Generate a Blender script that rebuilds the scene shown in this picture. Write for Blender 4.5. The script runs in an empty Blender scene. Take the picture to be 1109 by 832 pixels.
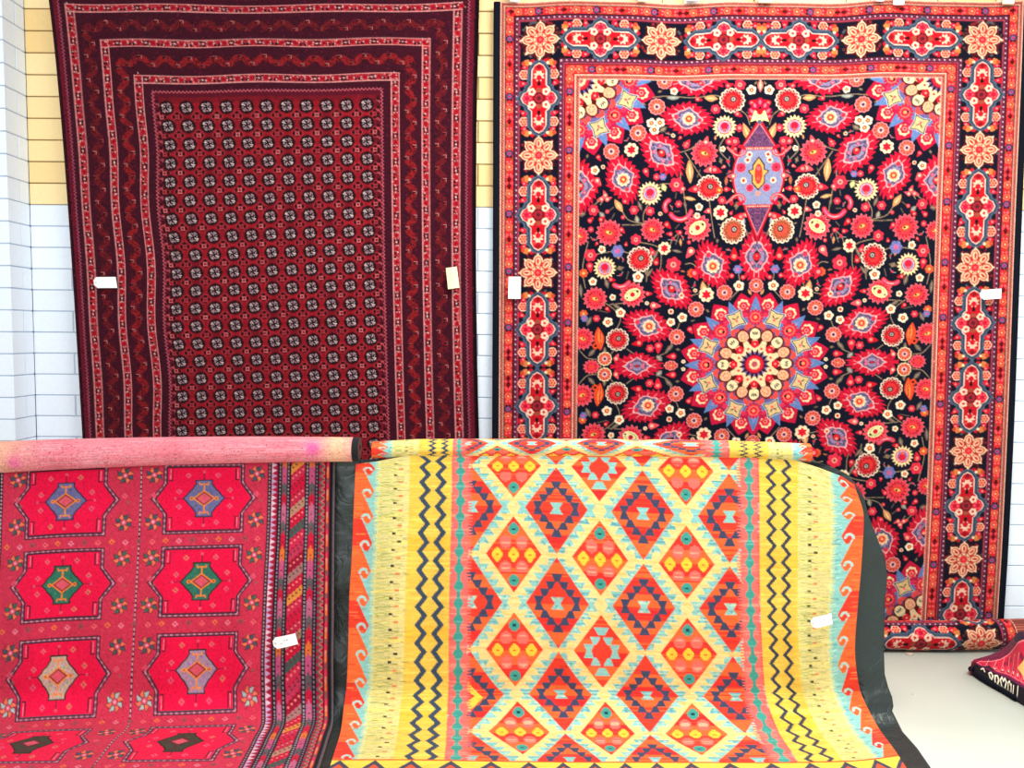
import bpy, bmesh, math, random
import numpy as np
from mathutils import Vector, Matrix

SC = bpy.context.scene
COL = SC.collection
rnd = random.Random(7)
nr = np.random.RandomState(11)

# ------------------------------------------------------------------ camera
H = 1.45
F = 880.0
PITCH = math.radians(3.5)
ROLL = math.radians(0.35)
CAM = np.array([0.0, 0.0, H])
fw = np.array([0, math.cos(PITCH), -math.sin(PITCH)])
up0 = np.array([0, math.sin(PITCH), math.cos(PITCH)])
rt0 = np.array([1.0, 0, 0])
rt = rt0 * math.cos(ROLL) + up0 * math.sin(ROLL)
up = up0 * math.cos(ROLL) - rt0 * math.sin(ROLL)

cam = bpy.data.cameras.new('camera')
cam.sensor_width = 36.0
cam.lens = F / 1109.0 * 36.0
co = bpy.data.objects.new('camera', cam)
COL.objects.link(co)
M = Matrix(((rt[0], up[0], -fw[0], 0), (rt[1], up[1], -fw[1], 0), (rt[2], up[2], -fw[2], H), (0, 0, 0, 1)))
co.matrix_world = M
SC.camera = co

YW = 3.93          # face of the brick wall


def rays(px, py):
    a = (np.asarray(px, float) - 554.5) / F
    b = -(np.asarray(py, float) - 416.0) / F
    return fw + a[..., None] * rt + b[..., None] * up


def on_y(px, py, Y):
    d = rays(px, py)
    return CAM + d * (Y / d[..., 1])[..., None]


def on_floor(px, py, z=0.0):
    d = rays(px, py)
    return CAM + d * ((z - H) / d[..., 2])[..., None]


def make_profile(pts, off=0.0):
    """profile of a hanging-then-spread cloth as (Y, Z) pairs from top to bottom"""
    P = np.array(pts, float)
    s = (P[:, 1] - H) / P[:, 0]
    return s, P


# hanging part, rounded bend, floor part
def front_profile(y_top, z_top, y_bot, bend, zf, y_end=1.5):
    pts = [(y_top, z_top)]
    for i in range(1, 13):
        t = i / 12
        pts.append((y_top + (y_bot - y_top) * t, z_top + (zf + bend - z_top) * t))
    for i in range(1, 15):
        a = math.pi / 2 * i / 14
        pts.append((y_bot - bend * (1 - math.cos(a)), zf + bend - bend * math.sin(a)))
    y0 = y_bot - bend
    for i in range(1, 61):
        pts.append((y0 + (y_end - y0) * i / 60, zf))
    return pts


def on_profile(px, py, prof):
    d = rays(px, py)
    P = np.array(prof, float)
    s = (P[:, 1] - H) / P[:, 0]
    # s falls from top to bottom -> use -s as the ascending key
    k = -(d[..., 2] / d[..., 1])
    Y = np.interp(k, -s, P[:, 0])
    return CAM + d * (Y / d[..., 1])[..., None]


# ------------------------------------------------------------------ colour
def lin(c):
    c = np.array(c, float) / 255.0
    return np.where(c <= 0.04045, c / 12.92, ((c + 0.055) / 1.055) ** 2.4)


def L4(c, a=1.0):
    v = lin(c)
    return (float(v[0]), float(v[1]), float(v[2]), a)


# ------------------------------------------------------------------ pattern drafting (a weaver's chart held as an array of knots)
class Chart:
    def __init__(s, x0, y0, x1, y1, scale, bg):
        s.x0, s.y0, s.s = x0, y0, scale
        s.w = int(round((x1 - x0) * scale))
        s.h = int(round((y1 - y0) * scale))
        s.a = np.empty((s.h, s.w, 3), np.float32)
        s.a[:] = lin(bg)
        s.bg = lin(bg).astype(np.float32)

    def box(s, xa, ya, xb, yb):
        i0 = max(0, int((xa - s.x0) * s.s) - 1)
        i1 = min(s.w, int((xb - s.x0) * s.s) + 2)
        j0 = max(0, int((ya - s.y0) * s.s) - 1)
        j1 = min(s.h, int((yb - s.y0) * s.s) + 2)
        if i1 <= i0 or j1 <= j0:
            return None
        X, Y = np.meshgrid((np.arange(i0, i1) + .5) / s.s + s.x0, (np.arange(j0, j1) + .5) / s.s + s.y0)
        return X, Y, (slice(j0, j1), slice(i0, i1))

    def put(s, sl, m, col):
        v = s.a[sl]
        v[m] = lin(col)

    def rect(s, xa, ya, xb, yb, col):
        b = s.box(xa, ya, xb, yb)
        if b:
            X, Y, sl = b
            s.put(sl, (X >= xa) & (X < xb) & (Y >= ya) & (Y < yb), col)

    def poly(s, pts, col):
        xs = [p[0] for p in pts]
        ys = [p[1] for p in pts]
        b = s.box(min(xs), min(ys), max(xs), max(ys))
        if not b:
            return
        X, Y, sl = b
        m = np.zeros(X.shape, bool)
        n = len(pts)
        for i in range(n):
            x1, y1 = pts[i]
            x2, y2 = pts[(i + 1) % n]
            if y1 == y2:
                continue
            c = ((Y >= min(y1, y2)) & (Y < max(y1, y2))) & (X < (x2 - x1) * (Y - y1) / (y2 - y1) + x1)
            m ^= c
        s.put(sl, m, col)

    def line(s, pts, w, col, dash=None, jit=0):
        for i in range(len(pts) - 1):
            x1, y1 = pts[i]
            x2, y2 = pts[i + 1]
            b = s.box(min(x1, x2) - w, min(y1, y2) - w, max(x1, x2) + w, max(y1, y2) + w)
            if not b:
                continue
            X, Y, sl = b
            dx, dy = x2 - x1, y2 - y1
            L = math.hypot(dx, dy) + 1e-9
            t = np.clip(((X - x1) * dx + (Y - y1) * dy) / L / L, 0, 1)
            m = np.hypot(X - x1 - t * dx, Y - y1 - t * dy) < w / 2
            if dash:
                m &= ((t * L) % dash[0]) < dash[1]
            s.put(sl, m, col)

    def local(s, x, y, r, ang):
        b = s.box(x - r, y - r, x + r, y + r)
        if not b:
            return None
        X, Y, sl = b
        ca, sa = math.cos(ang), math.sin(ang)
        P = (X - x) * ca + (Y - y) * sa
        Q = -(X - x) * sa + (Y - y) * ca
        return P, Q, sl

    def disc(s, x, y, r, col, ry=None, ang=0.0):
        ry = ry or r
        b = s.local(x, y, max(r, ry), ang)
        if b:
            P, Q, sl = b
            s.put(sl, (P / r) ** 2 + (Q / ry) ** 2 < 1, col)

    def flower(s, x, y, r, n, amp, col, ang=0.0, sx=1.0, spiky=False, rot=0.0):
        b = s.local(x, y, r * 1.15 * max(1, sx), ang)
        if not b:
            return
        P, Q, sl = b
        P = P / sx
        th = np.arctan2(Q, P) + rot
        rr = np.hypot(P, Q)
        if spiky:
            ph = (th * n / (2 * math.pi)) % 1.0
            R = r * (1 - amp * 2 * np.abs(ph - .5))
        else:
            R = r * (1 - amp + amp * np.abs(np.cos(th * n / 2)))
        s.put(sl, rr < R, col)

    def petals(s, x, y, r0, r1, n, wd, col, rot=0.0, sx=1.0, ang=0.0):
        """n separate rounded petals between radii r0 and r1"""
        b = s.local(x, y, r1 * max(1, sx), ang)
        if not b:
            return
        P, Q, sl = b
        P = P / sx
        th = (np.arctan2(Q, P) + rot) % (2 * math.pi / n) - math.pi / n
        rr = np.hypot(P, Q)
        a, c = rr * np.cos(th), rr * np.sin(th)
        mid, hl = (r0 + r1) / 2, (r1 - r0) / 2
        s.put(sl, ((a - mid) / hl) ** 2 + (c / wd) ** 2 < 1, col)

    def leaf(s, x, y, l, w, ang, col):
        b = s.local(x, y, max(l, w), ang)
        if not b:
            return
        P, Q, sl = b
        t = P / (l / 2)
        s.put(sl, (np.abs(t) < 1) & (np.abs(Q) < w / 2 * np.clip(1 - np.abs(t) ** 1.6, 0, 1)), col)

    def drop(s, x, y, l, w, ang, col):
        """bud: round at the back, pointed towards ang"""
        b = s.local(x, y, max(l, w), ang)
        if not b:
            return
        P, Q, sl = b
        t = np.clip((P / (l / 2) + 1) / 2, 0, 1)
        s.put(sl, (np.abs(P) < l / 2) & (np.abs(Q) < w / 2 * np.sqrt(np.clip(t * 4, 0, 1)) * (1 - t) ** .7 * 1.35), col)

    def sample(s, U, V):
        """average of the chart cells round each knot"""
        x = np.clip(((U - s.x0) * s.s - .5), 0, s.w - 1.001)
        y = np.clip(((V - s.y0) * s.s - .5), 0, s.h - 1.001)
        r = 0
        for ox in (-.5, .5):
            for oy in (-.5, .5):
                i = np.clip(np.round(x + ox), 0, s.w - 1).astype(int)
                j = np.clip(np.round(y + oy), 0, s.h - 1).astype(int)
                r = r + s.a[j, i]
        return r / 4


def jitter(ch, amt, streak=0.0, seed=3, gam=1.0, gain=1.0):
    ch.a **= gam
    ch.a *= gain
    q = np.random.RandomState(seed)
    f = 1 + amt * q.randn(ch.h // 2 + 1, ch.w // 2 + 1, 1)
    f = np.repeat(np.repeat(f, 2, 0), 2, 1)[:ch.h, :ch.w]
    if streak:
        k = q.randn(ch.h // 2 + 1, ch.w // 24 + 2)
        k = np.repeat(np.repeat(k, 2, 0), 24, 1)
        g = np.zeros((ch.h, ch.w))
        for j in range(0, ch.h, 2):
            o = (j * 7919) % 24
            g[j:j + 2] = k[j:j + 2, o:o + ch.w][:ch.h - j]
        f = f * (1 + streak * g[..., None])
    ch.a *= np.clip(f, .35, 1.8)
    np.clip(ch.a, 0.0, 1.0, out=ch.a)


# ------------------------------------------------------------------ smooth table lookups
def herm(x, xp, fp):
    """monotone cubic through (xp, fp); fp may have extra trailing dims"""
    xp = np.asarray(xp, float)
    fp = np.asarray(fp, float)
    h = np.diff(xp)
    d = np.diff(fp) / h
    m = np.empty_like(fp)
    m[0], m[-1] = d[0], d[-1]
    for i in range(1, len(xp) - 1):
        if d[i - 1] * d[i] <= 0:
            m[i] = 0
        else:
            w1, w2 = 2 * h[i] + h[i - 1], h[i] + 2 * h[i - 1]
            m[i] = (w1 + w2) / (w1 / d[i - 1] + w2 / d[i])
    i = np.clip(np.searchsorted(xp, x) - 1, 0, len(h) - 1)
    t = (x - xp[i]) / h[i]
    h00 = (1 + 2 * t) * (1 - t) ** 2
    h10 = t * (1 - t) ** 2
    h01 = t * t * (3 - 2 * t)
    h11 = t * t * (t - 1)
    r = h00 * fp[i] + h10 * h[i] * m[i] + h01 * fp[i + 1] + h11 * h[i] * m[i + 1]
    lo, hi = x < xp[0], x > xp[-1]
    r = np.where(lo, fp[0] + (x - xp[0]) * m[0], r)
    r = np.where(hi, fp[-1] + (x - xp[-1]) * m[-1], r)
    return r


def grid_map(Us, Vs, tab, u, v):
    """u: 1D, v: 1D -> 2D [len(v), len(u)]"""
    tab = np.array(tab, float)          # [len(Vs), len(Us)]
    cols = np.stack([herm(v, Vs, tab[:, k]) for k in range(len(Us))], 1)
    out = np.empty((len(v), len(u)))
    i = np.clip(np.searchsorted(Us, u) - 1, 0, len(Us) - 2)
    Us = np.array(Us, float)
    t = (u - Us[i]) / (Us[i + 1] - Us[i])
    # cubic across with Catmull-Rom style tangents
    m = np.empty_like(cols)
    dx = np.diff(Us)
    dd = np.diff(cols, axis=1) / dx
    m[:, 0], m[:, -1] = dd[:, 0], dd[:, -1]
    for k in range(1, len(Us) - 1):
        m[:, k] = (dd[:, k - 1] * dx[k] + dd[:, k] * dx[k - 1]) / (dx[k] + dx[k - 1])
    hh = (Us[i + 1] - Us[i])
    h00 = (1 + 2 * t) * (1 - t) ** 2
    h10 = t * (1 - t) ** 2
    h01 = t * t * (3 - 2 * t)
    h11 = t * t * (t - 1)
    out = h00 * cols[:, i] + h10 * hh * m[:, i] + h01 * cols[:, i + 1] + h11 * hh * m[:, i + 1]
    return out


# ------------------------------------------------------------------ mesh making
def mesh_obj(name, verts, faces, mat, parent=None, smooth=True, cols=None):
    me = bpy.data.meshes.new(name)
    verts = np.asarray(verts, np.float32).reshape(-1, 3)
    faces = np.asarray(faces, np.int32)
    nf, k = faces.shape
    me.vertices.add(len(verts))
    me.vertices.foreach_set('co', verts.ravel())
    me.loops.add(nf * k)
    me.loops.foreach_set('vertex_index', faces.ravel())
    me.polygons.add(nf)
    me.polygons.foreach_set('loop_start', np.arange(0, nf * k, k, dtype=np.int32))
    me.polygons.foreach_set('loop_total', np.full(nf, k, np.int32))
    if smooth:
        me.polygons.foreach_set('use_smooth', np.ones(nf, bool))
    me.update(calc_edges=True)
    if cols is not None:
        at = me.color_attributes.new('dye', 'FLOAT_COLOR', 'POINT')
        c = np.ones((len(verts), 4), np.float32)
        c[:, :3] = cols
        at.data.foreach_set('color', c.ravel())
    me.materials.append(mat)
    o = bpy.data.objects.new(name, me)
    COL.objects.link(o)
    if parent:
        o.parent = parent
    return o


def grid_faces(nv, nu, flip=False):
    j, i = np.meshgrid(np.arange(nv - 1), np.arange(nu - 1), indexing='ij')
    a = (j * nu + i).ravel()
    f = np.stack([a, a + nu, a + nu + 1, a + 1], 1)
    return f[:, ::-1] if flip else f


def cloth(name, P, C, mat, parent, back, backcol, thick_v):
    """pile sheet with a real thickness: P [nv,nu,3] front points, C colours; thick_v = vector(s) from front to back"""
    nv, nu = P.shape[:2]
    V = [P.reshape(-1, 3)]
    Cc = [C.reshape(-1, 3)]
    Fq = [grid_faces(nv, nu)]
    n = nv * nu
    # rim loop
    idx = np.arange(n).reshape(nv, nu)
    loop = np.concatenate([idx[0, :], idx[1:, -1], idx[-1, -2::-1], idx[-2:0:-1, 0]])
    thick_v = np.broadcast_to(thick_v, P.shape)
    T = thick_v.reshape(-1, 3)
    R = V[0][loop] + T[loop]
    V.append(R)
    Cc.append(np.tile(backcol, (len(loop), 1)) * .8)
    m = len(loop)
    k = np.arange(m)
    Fq.append(np.stack([loop[k], loop[(k + 1) % m], n + (k + 1) % m, n + k], 1))
    # back sheet, coarser
    sj = np.unique(np.append(np.arange(0, nv, 8), nv - 1))
    si = np.unique(np.append(np.arange(0, nu, 8), nu - 1))
    B = (P + thick_v)[np.ix_(sj, si)]
    base = n + m
    V.append(B.reshape(-1, 3))
    Cc.append(np.tile(backcol, (B.shape[0] * B.shape[1], 1)))
    Fq.append(grid_faces(len(sj), len(si), True) + base)
    return mesh_obj(name, np.concatenate(V), np.concatenate(Fq), mat, parent, True, np.concatenate(Cc))


def empty(name, loc, label, cat, group=None):
    o = bpy.data.objects.new(name, None)
    COL.objects.link(o)
    o.location = loc
    o.empty_display_size = .05
    o['label'] = label
    o['category'] = cat
    if group:
        o['group'] = group
    return o


def adopt(o, root):
    """parent a mesh built in world coordinates to a thing's root without moving it"""
    o.parent = root
    o.matrix_parent_inverse = Matrix.Translation(root.location).inverted()
    return o


def bm_obj(name, bm, mat, parent=None, smooth=False):
    me = bpy.data.meshes.new(name)
    bm.to_mesh(me)
    bm.free()
    if smooth:
        for p in me.polygons:
            p.use_smooth = True
    me.materials.append(mat)
    o = bpy.data.objects.new(name, me)
    COL.objects.link(o)
    if parent:
        adopt(o, parent)
    return o


def tube(name, pts, r, mat, parent=None, seg=12, caps=True):
    bm = bmesh.new()
    rings = []
    P = [Vector(p) for p in pts]
    for i, p in enumerate(P):
        d = (P[min(i + 1, len(P) - 1)] - P[max(i - 1, 0)]).normalized()
        a = d.orthogonal().normalized() if i == 0 else (a - d * a.dot(d)).normalized()
        b = d.cross(a)
        rr = r[i] if isinstance(r, (list, tuple)) else r
        rings.append([bm.verts.new(p + (a * math.cos(t) + b * math.sin(t)) * rr) for t in [2 * math.pi * k / seg for k in range(seg)]])
    for q in range(len(rings) - 1):
        for k in range(seg):
            bm.faces.new([rings[q][k], rings[q][(k + 1) % seg], rings[q + 1][(k + 1) % seg], rings[q + 1][k]])
    if caps:
        bm.faces.new(rings[0][::-1])
        bm.faces.new(rings[-1])
    return bm_obj(name, bm, mat, parent, True)


# ------------------------------------------------------------------ materials
def newmat(name):
    m = bpy.data.materials.new(name)
    m.use_nodes = True
    nt = m.node_tree
    return m, nt, nt.nodes['Principled BSDF']


def node(nt, t, **kw):
    n = nt.nodes.new(t)
    for k, v in kw.items():
        if k in n.inputs.keys():
            n.inputs[k].default_value = v
        else:
            setattr(n, k, v)
    return n


def wool(name, bump_scale=900, bump=.25, sheen=.05, rows=False):
    m, nt, b = newmat(name)
    at = node(nt, 'ShaderNodeAttribute', attribute_name='dye')
    tc = node(nt, 'ShaderNodeTexCoord')
    nz = node(nt, 'ShaderNodeTexNoise', Scale=bump_scale, Detail=2.0)
    if rows:
        mp = node(nt, 'ShaderNodeMapping')
        mp.inputs['Scale'].default_value = (.12, 1, 1)
        nt.links.new(tc.outputs['Object'], mp.inputs[0])
        nt.links.new(mp.outputs[0], nz.inputs['Vector'])
    else:
        nt.links.new(tc.outputs['Object'], nz.inputs['Vector'])
    mr = node(nt, 'ShaderNodeMapRange')
    mr.inputs['To Min'].default_value = .66
    mr.inputs['To Max'].default_value = 1.02
    nt.links.new(nz.outputs['Fac'], mr.inputs['Value'])
    mx = node(nt, 'ShaderNodeVectorMath', operation='SCALE')
    nt.links.new(at.outputs['Color'], mx.inputs[0])
    nt.links.new(mr.outputs[0], mx.inputs['Scale'])
    nt.links.new(mx.outputs[0], b.inputs['Base Color'])
    bp = node(nt, 'ShaderNodeBump', Strength=bump, Distance=.004)
    nt.links.new(nz.outputs['Fac'], bp.inputs['Height'])
    nt.links.new(bp.outputs[0], b.inputs['Normal'])
    b.inputs['Roughness'].default_value = .95
    b.inputs['Specular IOR Level'].default_value = .08
    b.inputs['Sheen Weight'].default_value = sheen
    b.inputs['Sheen Roughness'].default_value = .6
    return m


def plain(name, col, rough=.6, spec=.3, noise=0.0, nscale=20, bump=0.0, bscale=60, metal=0.0):
    m, nt, b = newmat(name)
    b.inputs['Roughness'].default_value = rough
    b.inputs['Specular IOR Level'].default_value = spec
    b.inputs['Metallic'].default_value = metal
    tc = node(nt, 'ShaderNodeTexCoord')
    nz = node(nt, 'ShaderNodeTexNoise', Scale=nscale, Detail=4.0)
    nt.links.new(tc.outputs['Object'], nz.inputs['Vector'])
    mx = node(nt, 'ShaderNodeMix', data_type='RGBA')
    mx.inputs['A'].default_value = L4([max(0, c * (1 - noise)) for c in col])
    mx.inputs['B'].default_value = L4([min(255, c * (1 + noise * .5)) for c in col])
    nt.links.new(nz.outputs['Fac'], mx.inputs['Factor'])
    nt.links.new(mx.outputs['Result'], b.inputs['Base Color'])
    if bump:
        n2 = node(nt, 'ShaderNodeTexNoise', Scale=bscale, Detail=5.0)
        nt.links.new(tc.outputs['Object'], n2.inputs['Vector'])
        bp = node(nt, 'ShaderNodeBump', Strength=bump, Distance=.01)
        nt.links.new(n2.outputs['Fac'], bp.inputs['Height'])
        nt.links.new(bp.outputs[0], b.inputs['Normal'])
    return m


MW = wool('wool_pile')
MK = wool('flat_woven_wool', 700, .2, .05, True)
M_SELV = plain('dark_navy_binding', (14, 16, 26), .95, .1, .5, 300, .3, 500)
M_TAG = plain('white_card', (232, 234, 230), .7, .2, .02, 30)
M_TAG2 = plain('cream_card', (226, 220, 180), .7, .2, .03, 30)
M_INK = plain('faint_ink', (150, 160, 170), .8, .1)
# ------------------------------------------------------------------ the room
def painted_brick():
    m, nt, b = newmat('painted_brickwork')
    at = node(nt, 'ShaderNodeAttribute', attribute_name='dye')
    tc = node(nt, 'ShaderNodeTexCoord')
    nz = node(nt, 'ShaderNodeTexNoise', Scale=55.0, Detail=6.0)
    nt.links.new(tc.outputs['Object'], nz.inputs['Vector'])
    mr = node(nt, 'ShaderNodeMapRange')
    mr.inputs['To Min'].default_value = .93
    mr.inputs['To Max'].default_value = 1.04
    nt.links.new(nz.outputs['Fac'], mr.inputs['Value'])
    mx = node(nt, 'ShaderNodeVectorMath', operation='SCALE')
    nt.links.new(at.outputs['Color'], mx.inputs[0])
    nt.links.new(mr.outputs[0], mx.inputs['Scale'])
    nt.links.new(mx.outputs[0], b.inputs['Base Color'])
    bp = node(nt, 'ShaderNodeBump', Strength=.25, Distance=.004)
    nt.links.new(nz.outputs['Fac'], bp.inputs['Height'])
    nt.links.new(bp.outputs[0], b.inputs['Normal'])
    b.inputs['Roughness'].default_value = .6
    b.inputs['Specular IOR Level'].default_value = .3
    return m


M_BRICK = painted_brick()
ZB = on_y(np.array(300.), np.array(223.2), YW)[2]          # top of the white paint
XJ = on_y(np.array(517.), np.array(330.), YW)[0]           # a perpend joint
COURSE = 0.1015
BL = 0.433
WHITE = lin((229, 236, 244))
YEL = [lin((244, 214, 156)), lin((240, 207, 146)), lin((246, 218, 162)), lin((238, 202, 138))]
MWH = lin((165, 180, 198))
MYE = lin((120, 94, 54))


def brick_panel(O, ua, nrm, u0, u1, z0, z1, phase, yellow=True, gap=.0045, dep=.0035, seed=1):
    """bricks on the plane through O spanned by ua and z; returns verts, quads, colours"""
    q = random.Random(seed)
    ua = np.array(ua, float)
    nrm = np.array(nrm, float)
    V, Fq, C = [], [], []

    def P(u, z, d):
        return O + ua * u + np.array([0, 0, 1.0]) * z + nrm * d

    def quad(ps, c):
        b = len(V)
        V.extend(ps)
        C.extend([c] * 4)
        Fq.append((b, b + 1, b + 2, b + 3))
    # mortar sheets
    zs = [z0, ZB, z1] if yellow else [z0, z1]
    for a, b in zip(zs[:-1], zs[1:]):
        c = MYE if (yellow and a >= ZB - 1e-6) else MWH
        quad([P(u0, a, -dep), P(u1, a, -dep), P(u1, b, -dep), P(u0, b, -dep)], c)
    k0 = int(math.floor((z0 - ZB) / COURSE))
    k1 = int(math.ceil((z1 - ZB) / COURSE))
    for k in range(k0, k1):
        za = max(z0, ZB + k * COURSE + gap / 2)
        zb = min(z1, ZB + (k + 1) * COURSE - gap / 2)
        if zb - za < .01:
            continue
        off = phase if (k % 2) else phase + BL / 2
        n0 = int(math.floor((u0 - off) / BL))
        n1 = int(math.ceil((u1 - off) / BL))
        for n in range(n0, n1):
            a = max(u0, off + n * BL + gap / 2)
            b = min(u1, off + (n + 1) * BL - gap / 2)
            if b - a < .01:
                continue
            c = q.choice(YEL) if (yellow and k >= 0) else WHITE * q.uniform(.97, 1.02)
            e = .002
            t = q.uniform(-.0006, .0006)
            o = [P(a, za, -dep), P(b, za, -dep), P(b, zb, -dep), P(a, zb, -dep)]
            i = [P(a + e, za + e, t), P(b - e, za + e, t), P(b - e, zb - e, t), P(a + e, zb - e, t)]
            quad(i, c)
            for s in range(4):
                quad([o[s], o[(s + 1) % 4], i[(s + 1) % 4], i[s]], c)
    return V, Fq, C


def wall(name, panels, extra=None):
    V, Fq, C = [], [], []
    for v, f, c in panels:
        b = len(V)
        V += v
        C += c
        Fq += [tuple(b + i for i in q) for q in f]
    o = mesh_obj(name, V, Fq, M_BRICK, None, False, np.array(C))
    o['kind'] = 'structure'
    return o


XP = on_y(np.array(33.), np.array(250.), YW)[0]      # pillar side
YP = YW - .17
ZT = 3.6
wall('wall_back', [brick_panel(np.array([0, YW, 0]), (1, 0, 0), (0, -1, 0), XP, 3.6, 0, ZT, XJ),
                   ([np.array(p) for p in [(-4, YW + .1, 0), (3.6, YW + .1, 0), (3.6, YW + .1, ZT), (-4, YW + .1, ZT),
                                           (3.6, YW, 0), (3.6, YW, ZT)]],
                    [(0, 3, 2, 1), (1, 2, 5, 4)], [WHITE] * 6)])
wall('wall_left', [brick_panel(np.array([XP, 0, 0]), (0, 1, 0), (1, 0, 0), YP, YW, 0, ZT, YP - .12, False, seed=2),
                   brick_panel(np.array([0, YP, 0]), (1, 0, 0), (0, -1, 0), -4, XP, 0, ZT, XP - .12, False, seed=3)])

# floor: pale vinyl sheet
m, nt, b = newmat('cream_vinyl')
tc = node(nt, 'ShaderNodeTexCoord')
nz = node(nt, 'ShaderNodeTexNoise', Scale=2.2, Detail=5.0)
nt.links.new(tc.outputs['Object'], nz.inputs['Vector'])
n2 = node(nt, 'ShaderNodeTexNoise', Scale=60.0, Detail=3.0)
nt.links.new(tc.outputs['Object'], n2.inputs['Vector'])
cr = node(nt, 'ShaderNodeValToRGB')
cr.color_ramp.elements[0].position = .3
cr.color_ramp.elements[0].color = L4((224, 234, 218))
cr.color_ramp.elements[1].position = .7
cr.color_ramp.elements[1].color = L4((232, 241, 226))
nt.links.new(nz.outputs['Fac'], cr.inputs[0])
nt.links.new(cr.outputs[0], b.inputs['Base Color'])
bp = node(nt, 'ShaderNodeBump', Strength=.05, Distance=.002)
nt.links.new(n2.outputs['Fac'], bp.inputs['Height'])
nt.links.new(bp.outputs[0], b.inputs['Normal'])
b.inputs['Roughness'].default_value = .45
b.inputs['Specular IOR Level'].default_value = .25
fl = mesh_obj('floor', [(-4, -1.2, 0), (3.6, -1.2, 0), (3.6, YW + .1, 0), (-4, YW + .1, 0),
                        (-4, -1.2, -.05), (3.6, -1.2, -.05), (3.6, YW + .1, -.05), (-4, YW + .1, -.05)],
              [(0, 1, 2, 3), (7, 6, 5, 4), (0, 4, 5, 1), (1, 5, 6, 2), (2, 6, 7, 3), (3, 7, 4, 0)], m, None, False)
fl['kind'] = 'structure'

# ------------------------------------------------------------------ light: overcast daylight from the open side behind the camera, plus an added overhead fill for the floor
w = bpy.data.worlds.new('world')
SC.world = w
w.use_nodes = True
bg = w.node_tree.nodes['Background']
bg.inputs[0].default_value = (.93, .97, 1.0, 1)
bg.inputs[1].default_value = .80


def area(name, loc, tgt, sx, sy, power, col=(1, 1, 1)):
    l = bpy.data.lights.new(name, 'AREA')
    l.shape = 'RECTANGLE'
    l.size, l.size_y, l.energy, l.color = sx, sy, power, col
    o = bpy.data.objects.new(name, l)
    COL.objects.link(o)
    o.location = loc
    o.rotation_euler = (Vector(tgt) - Vector(loc)).to_track_quat('-Z', 'Y').to_euler()
    return o


area('doorway_daylight', (-1.2, -2.2, 2.6), (-.2, 3.5, 1.2), 3.5, 2.2, 150, (.96, .98, 1.0))
area('floor_fill_light', (1.3, 2.2, 3.5), (1.35, 2.5, 0), 2.2, 1.2, 170, (1, .99, .96))  # invented overhead fill, added to brighten the pale floor; no real fitting

SC.view_settings.view_transform = 'Standard'
SC.view_settings.look = 'None'
SC.view_settings.gamma = 1
SC.view_settings.exposure = 0.0
SC.view_settings.use_curve_mapping = False
# ------------------------------------------------------------------ carpet with rows of small octagons, hung on the left
DEN = 1.2
YC = YW - .03


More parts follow.
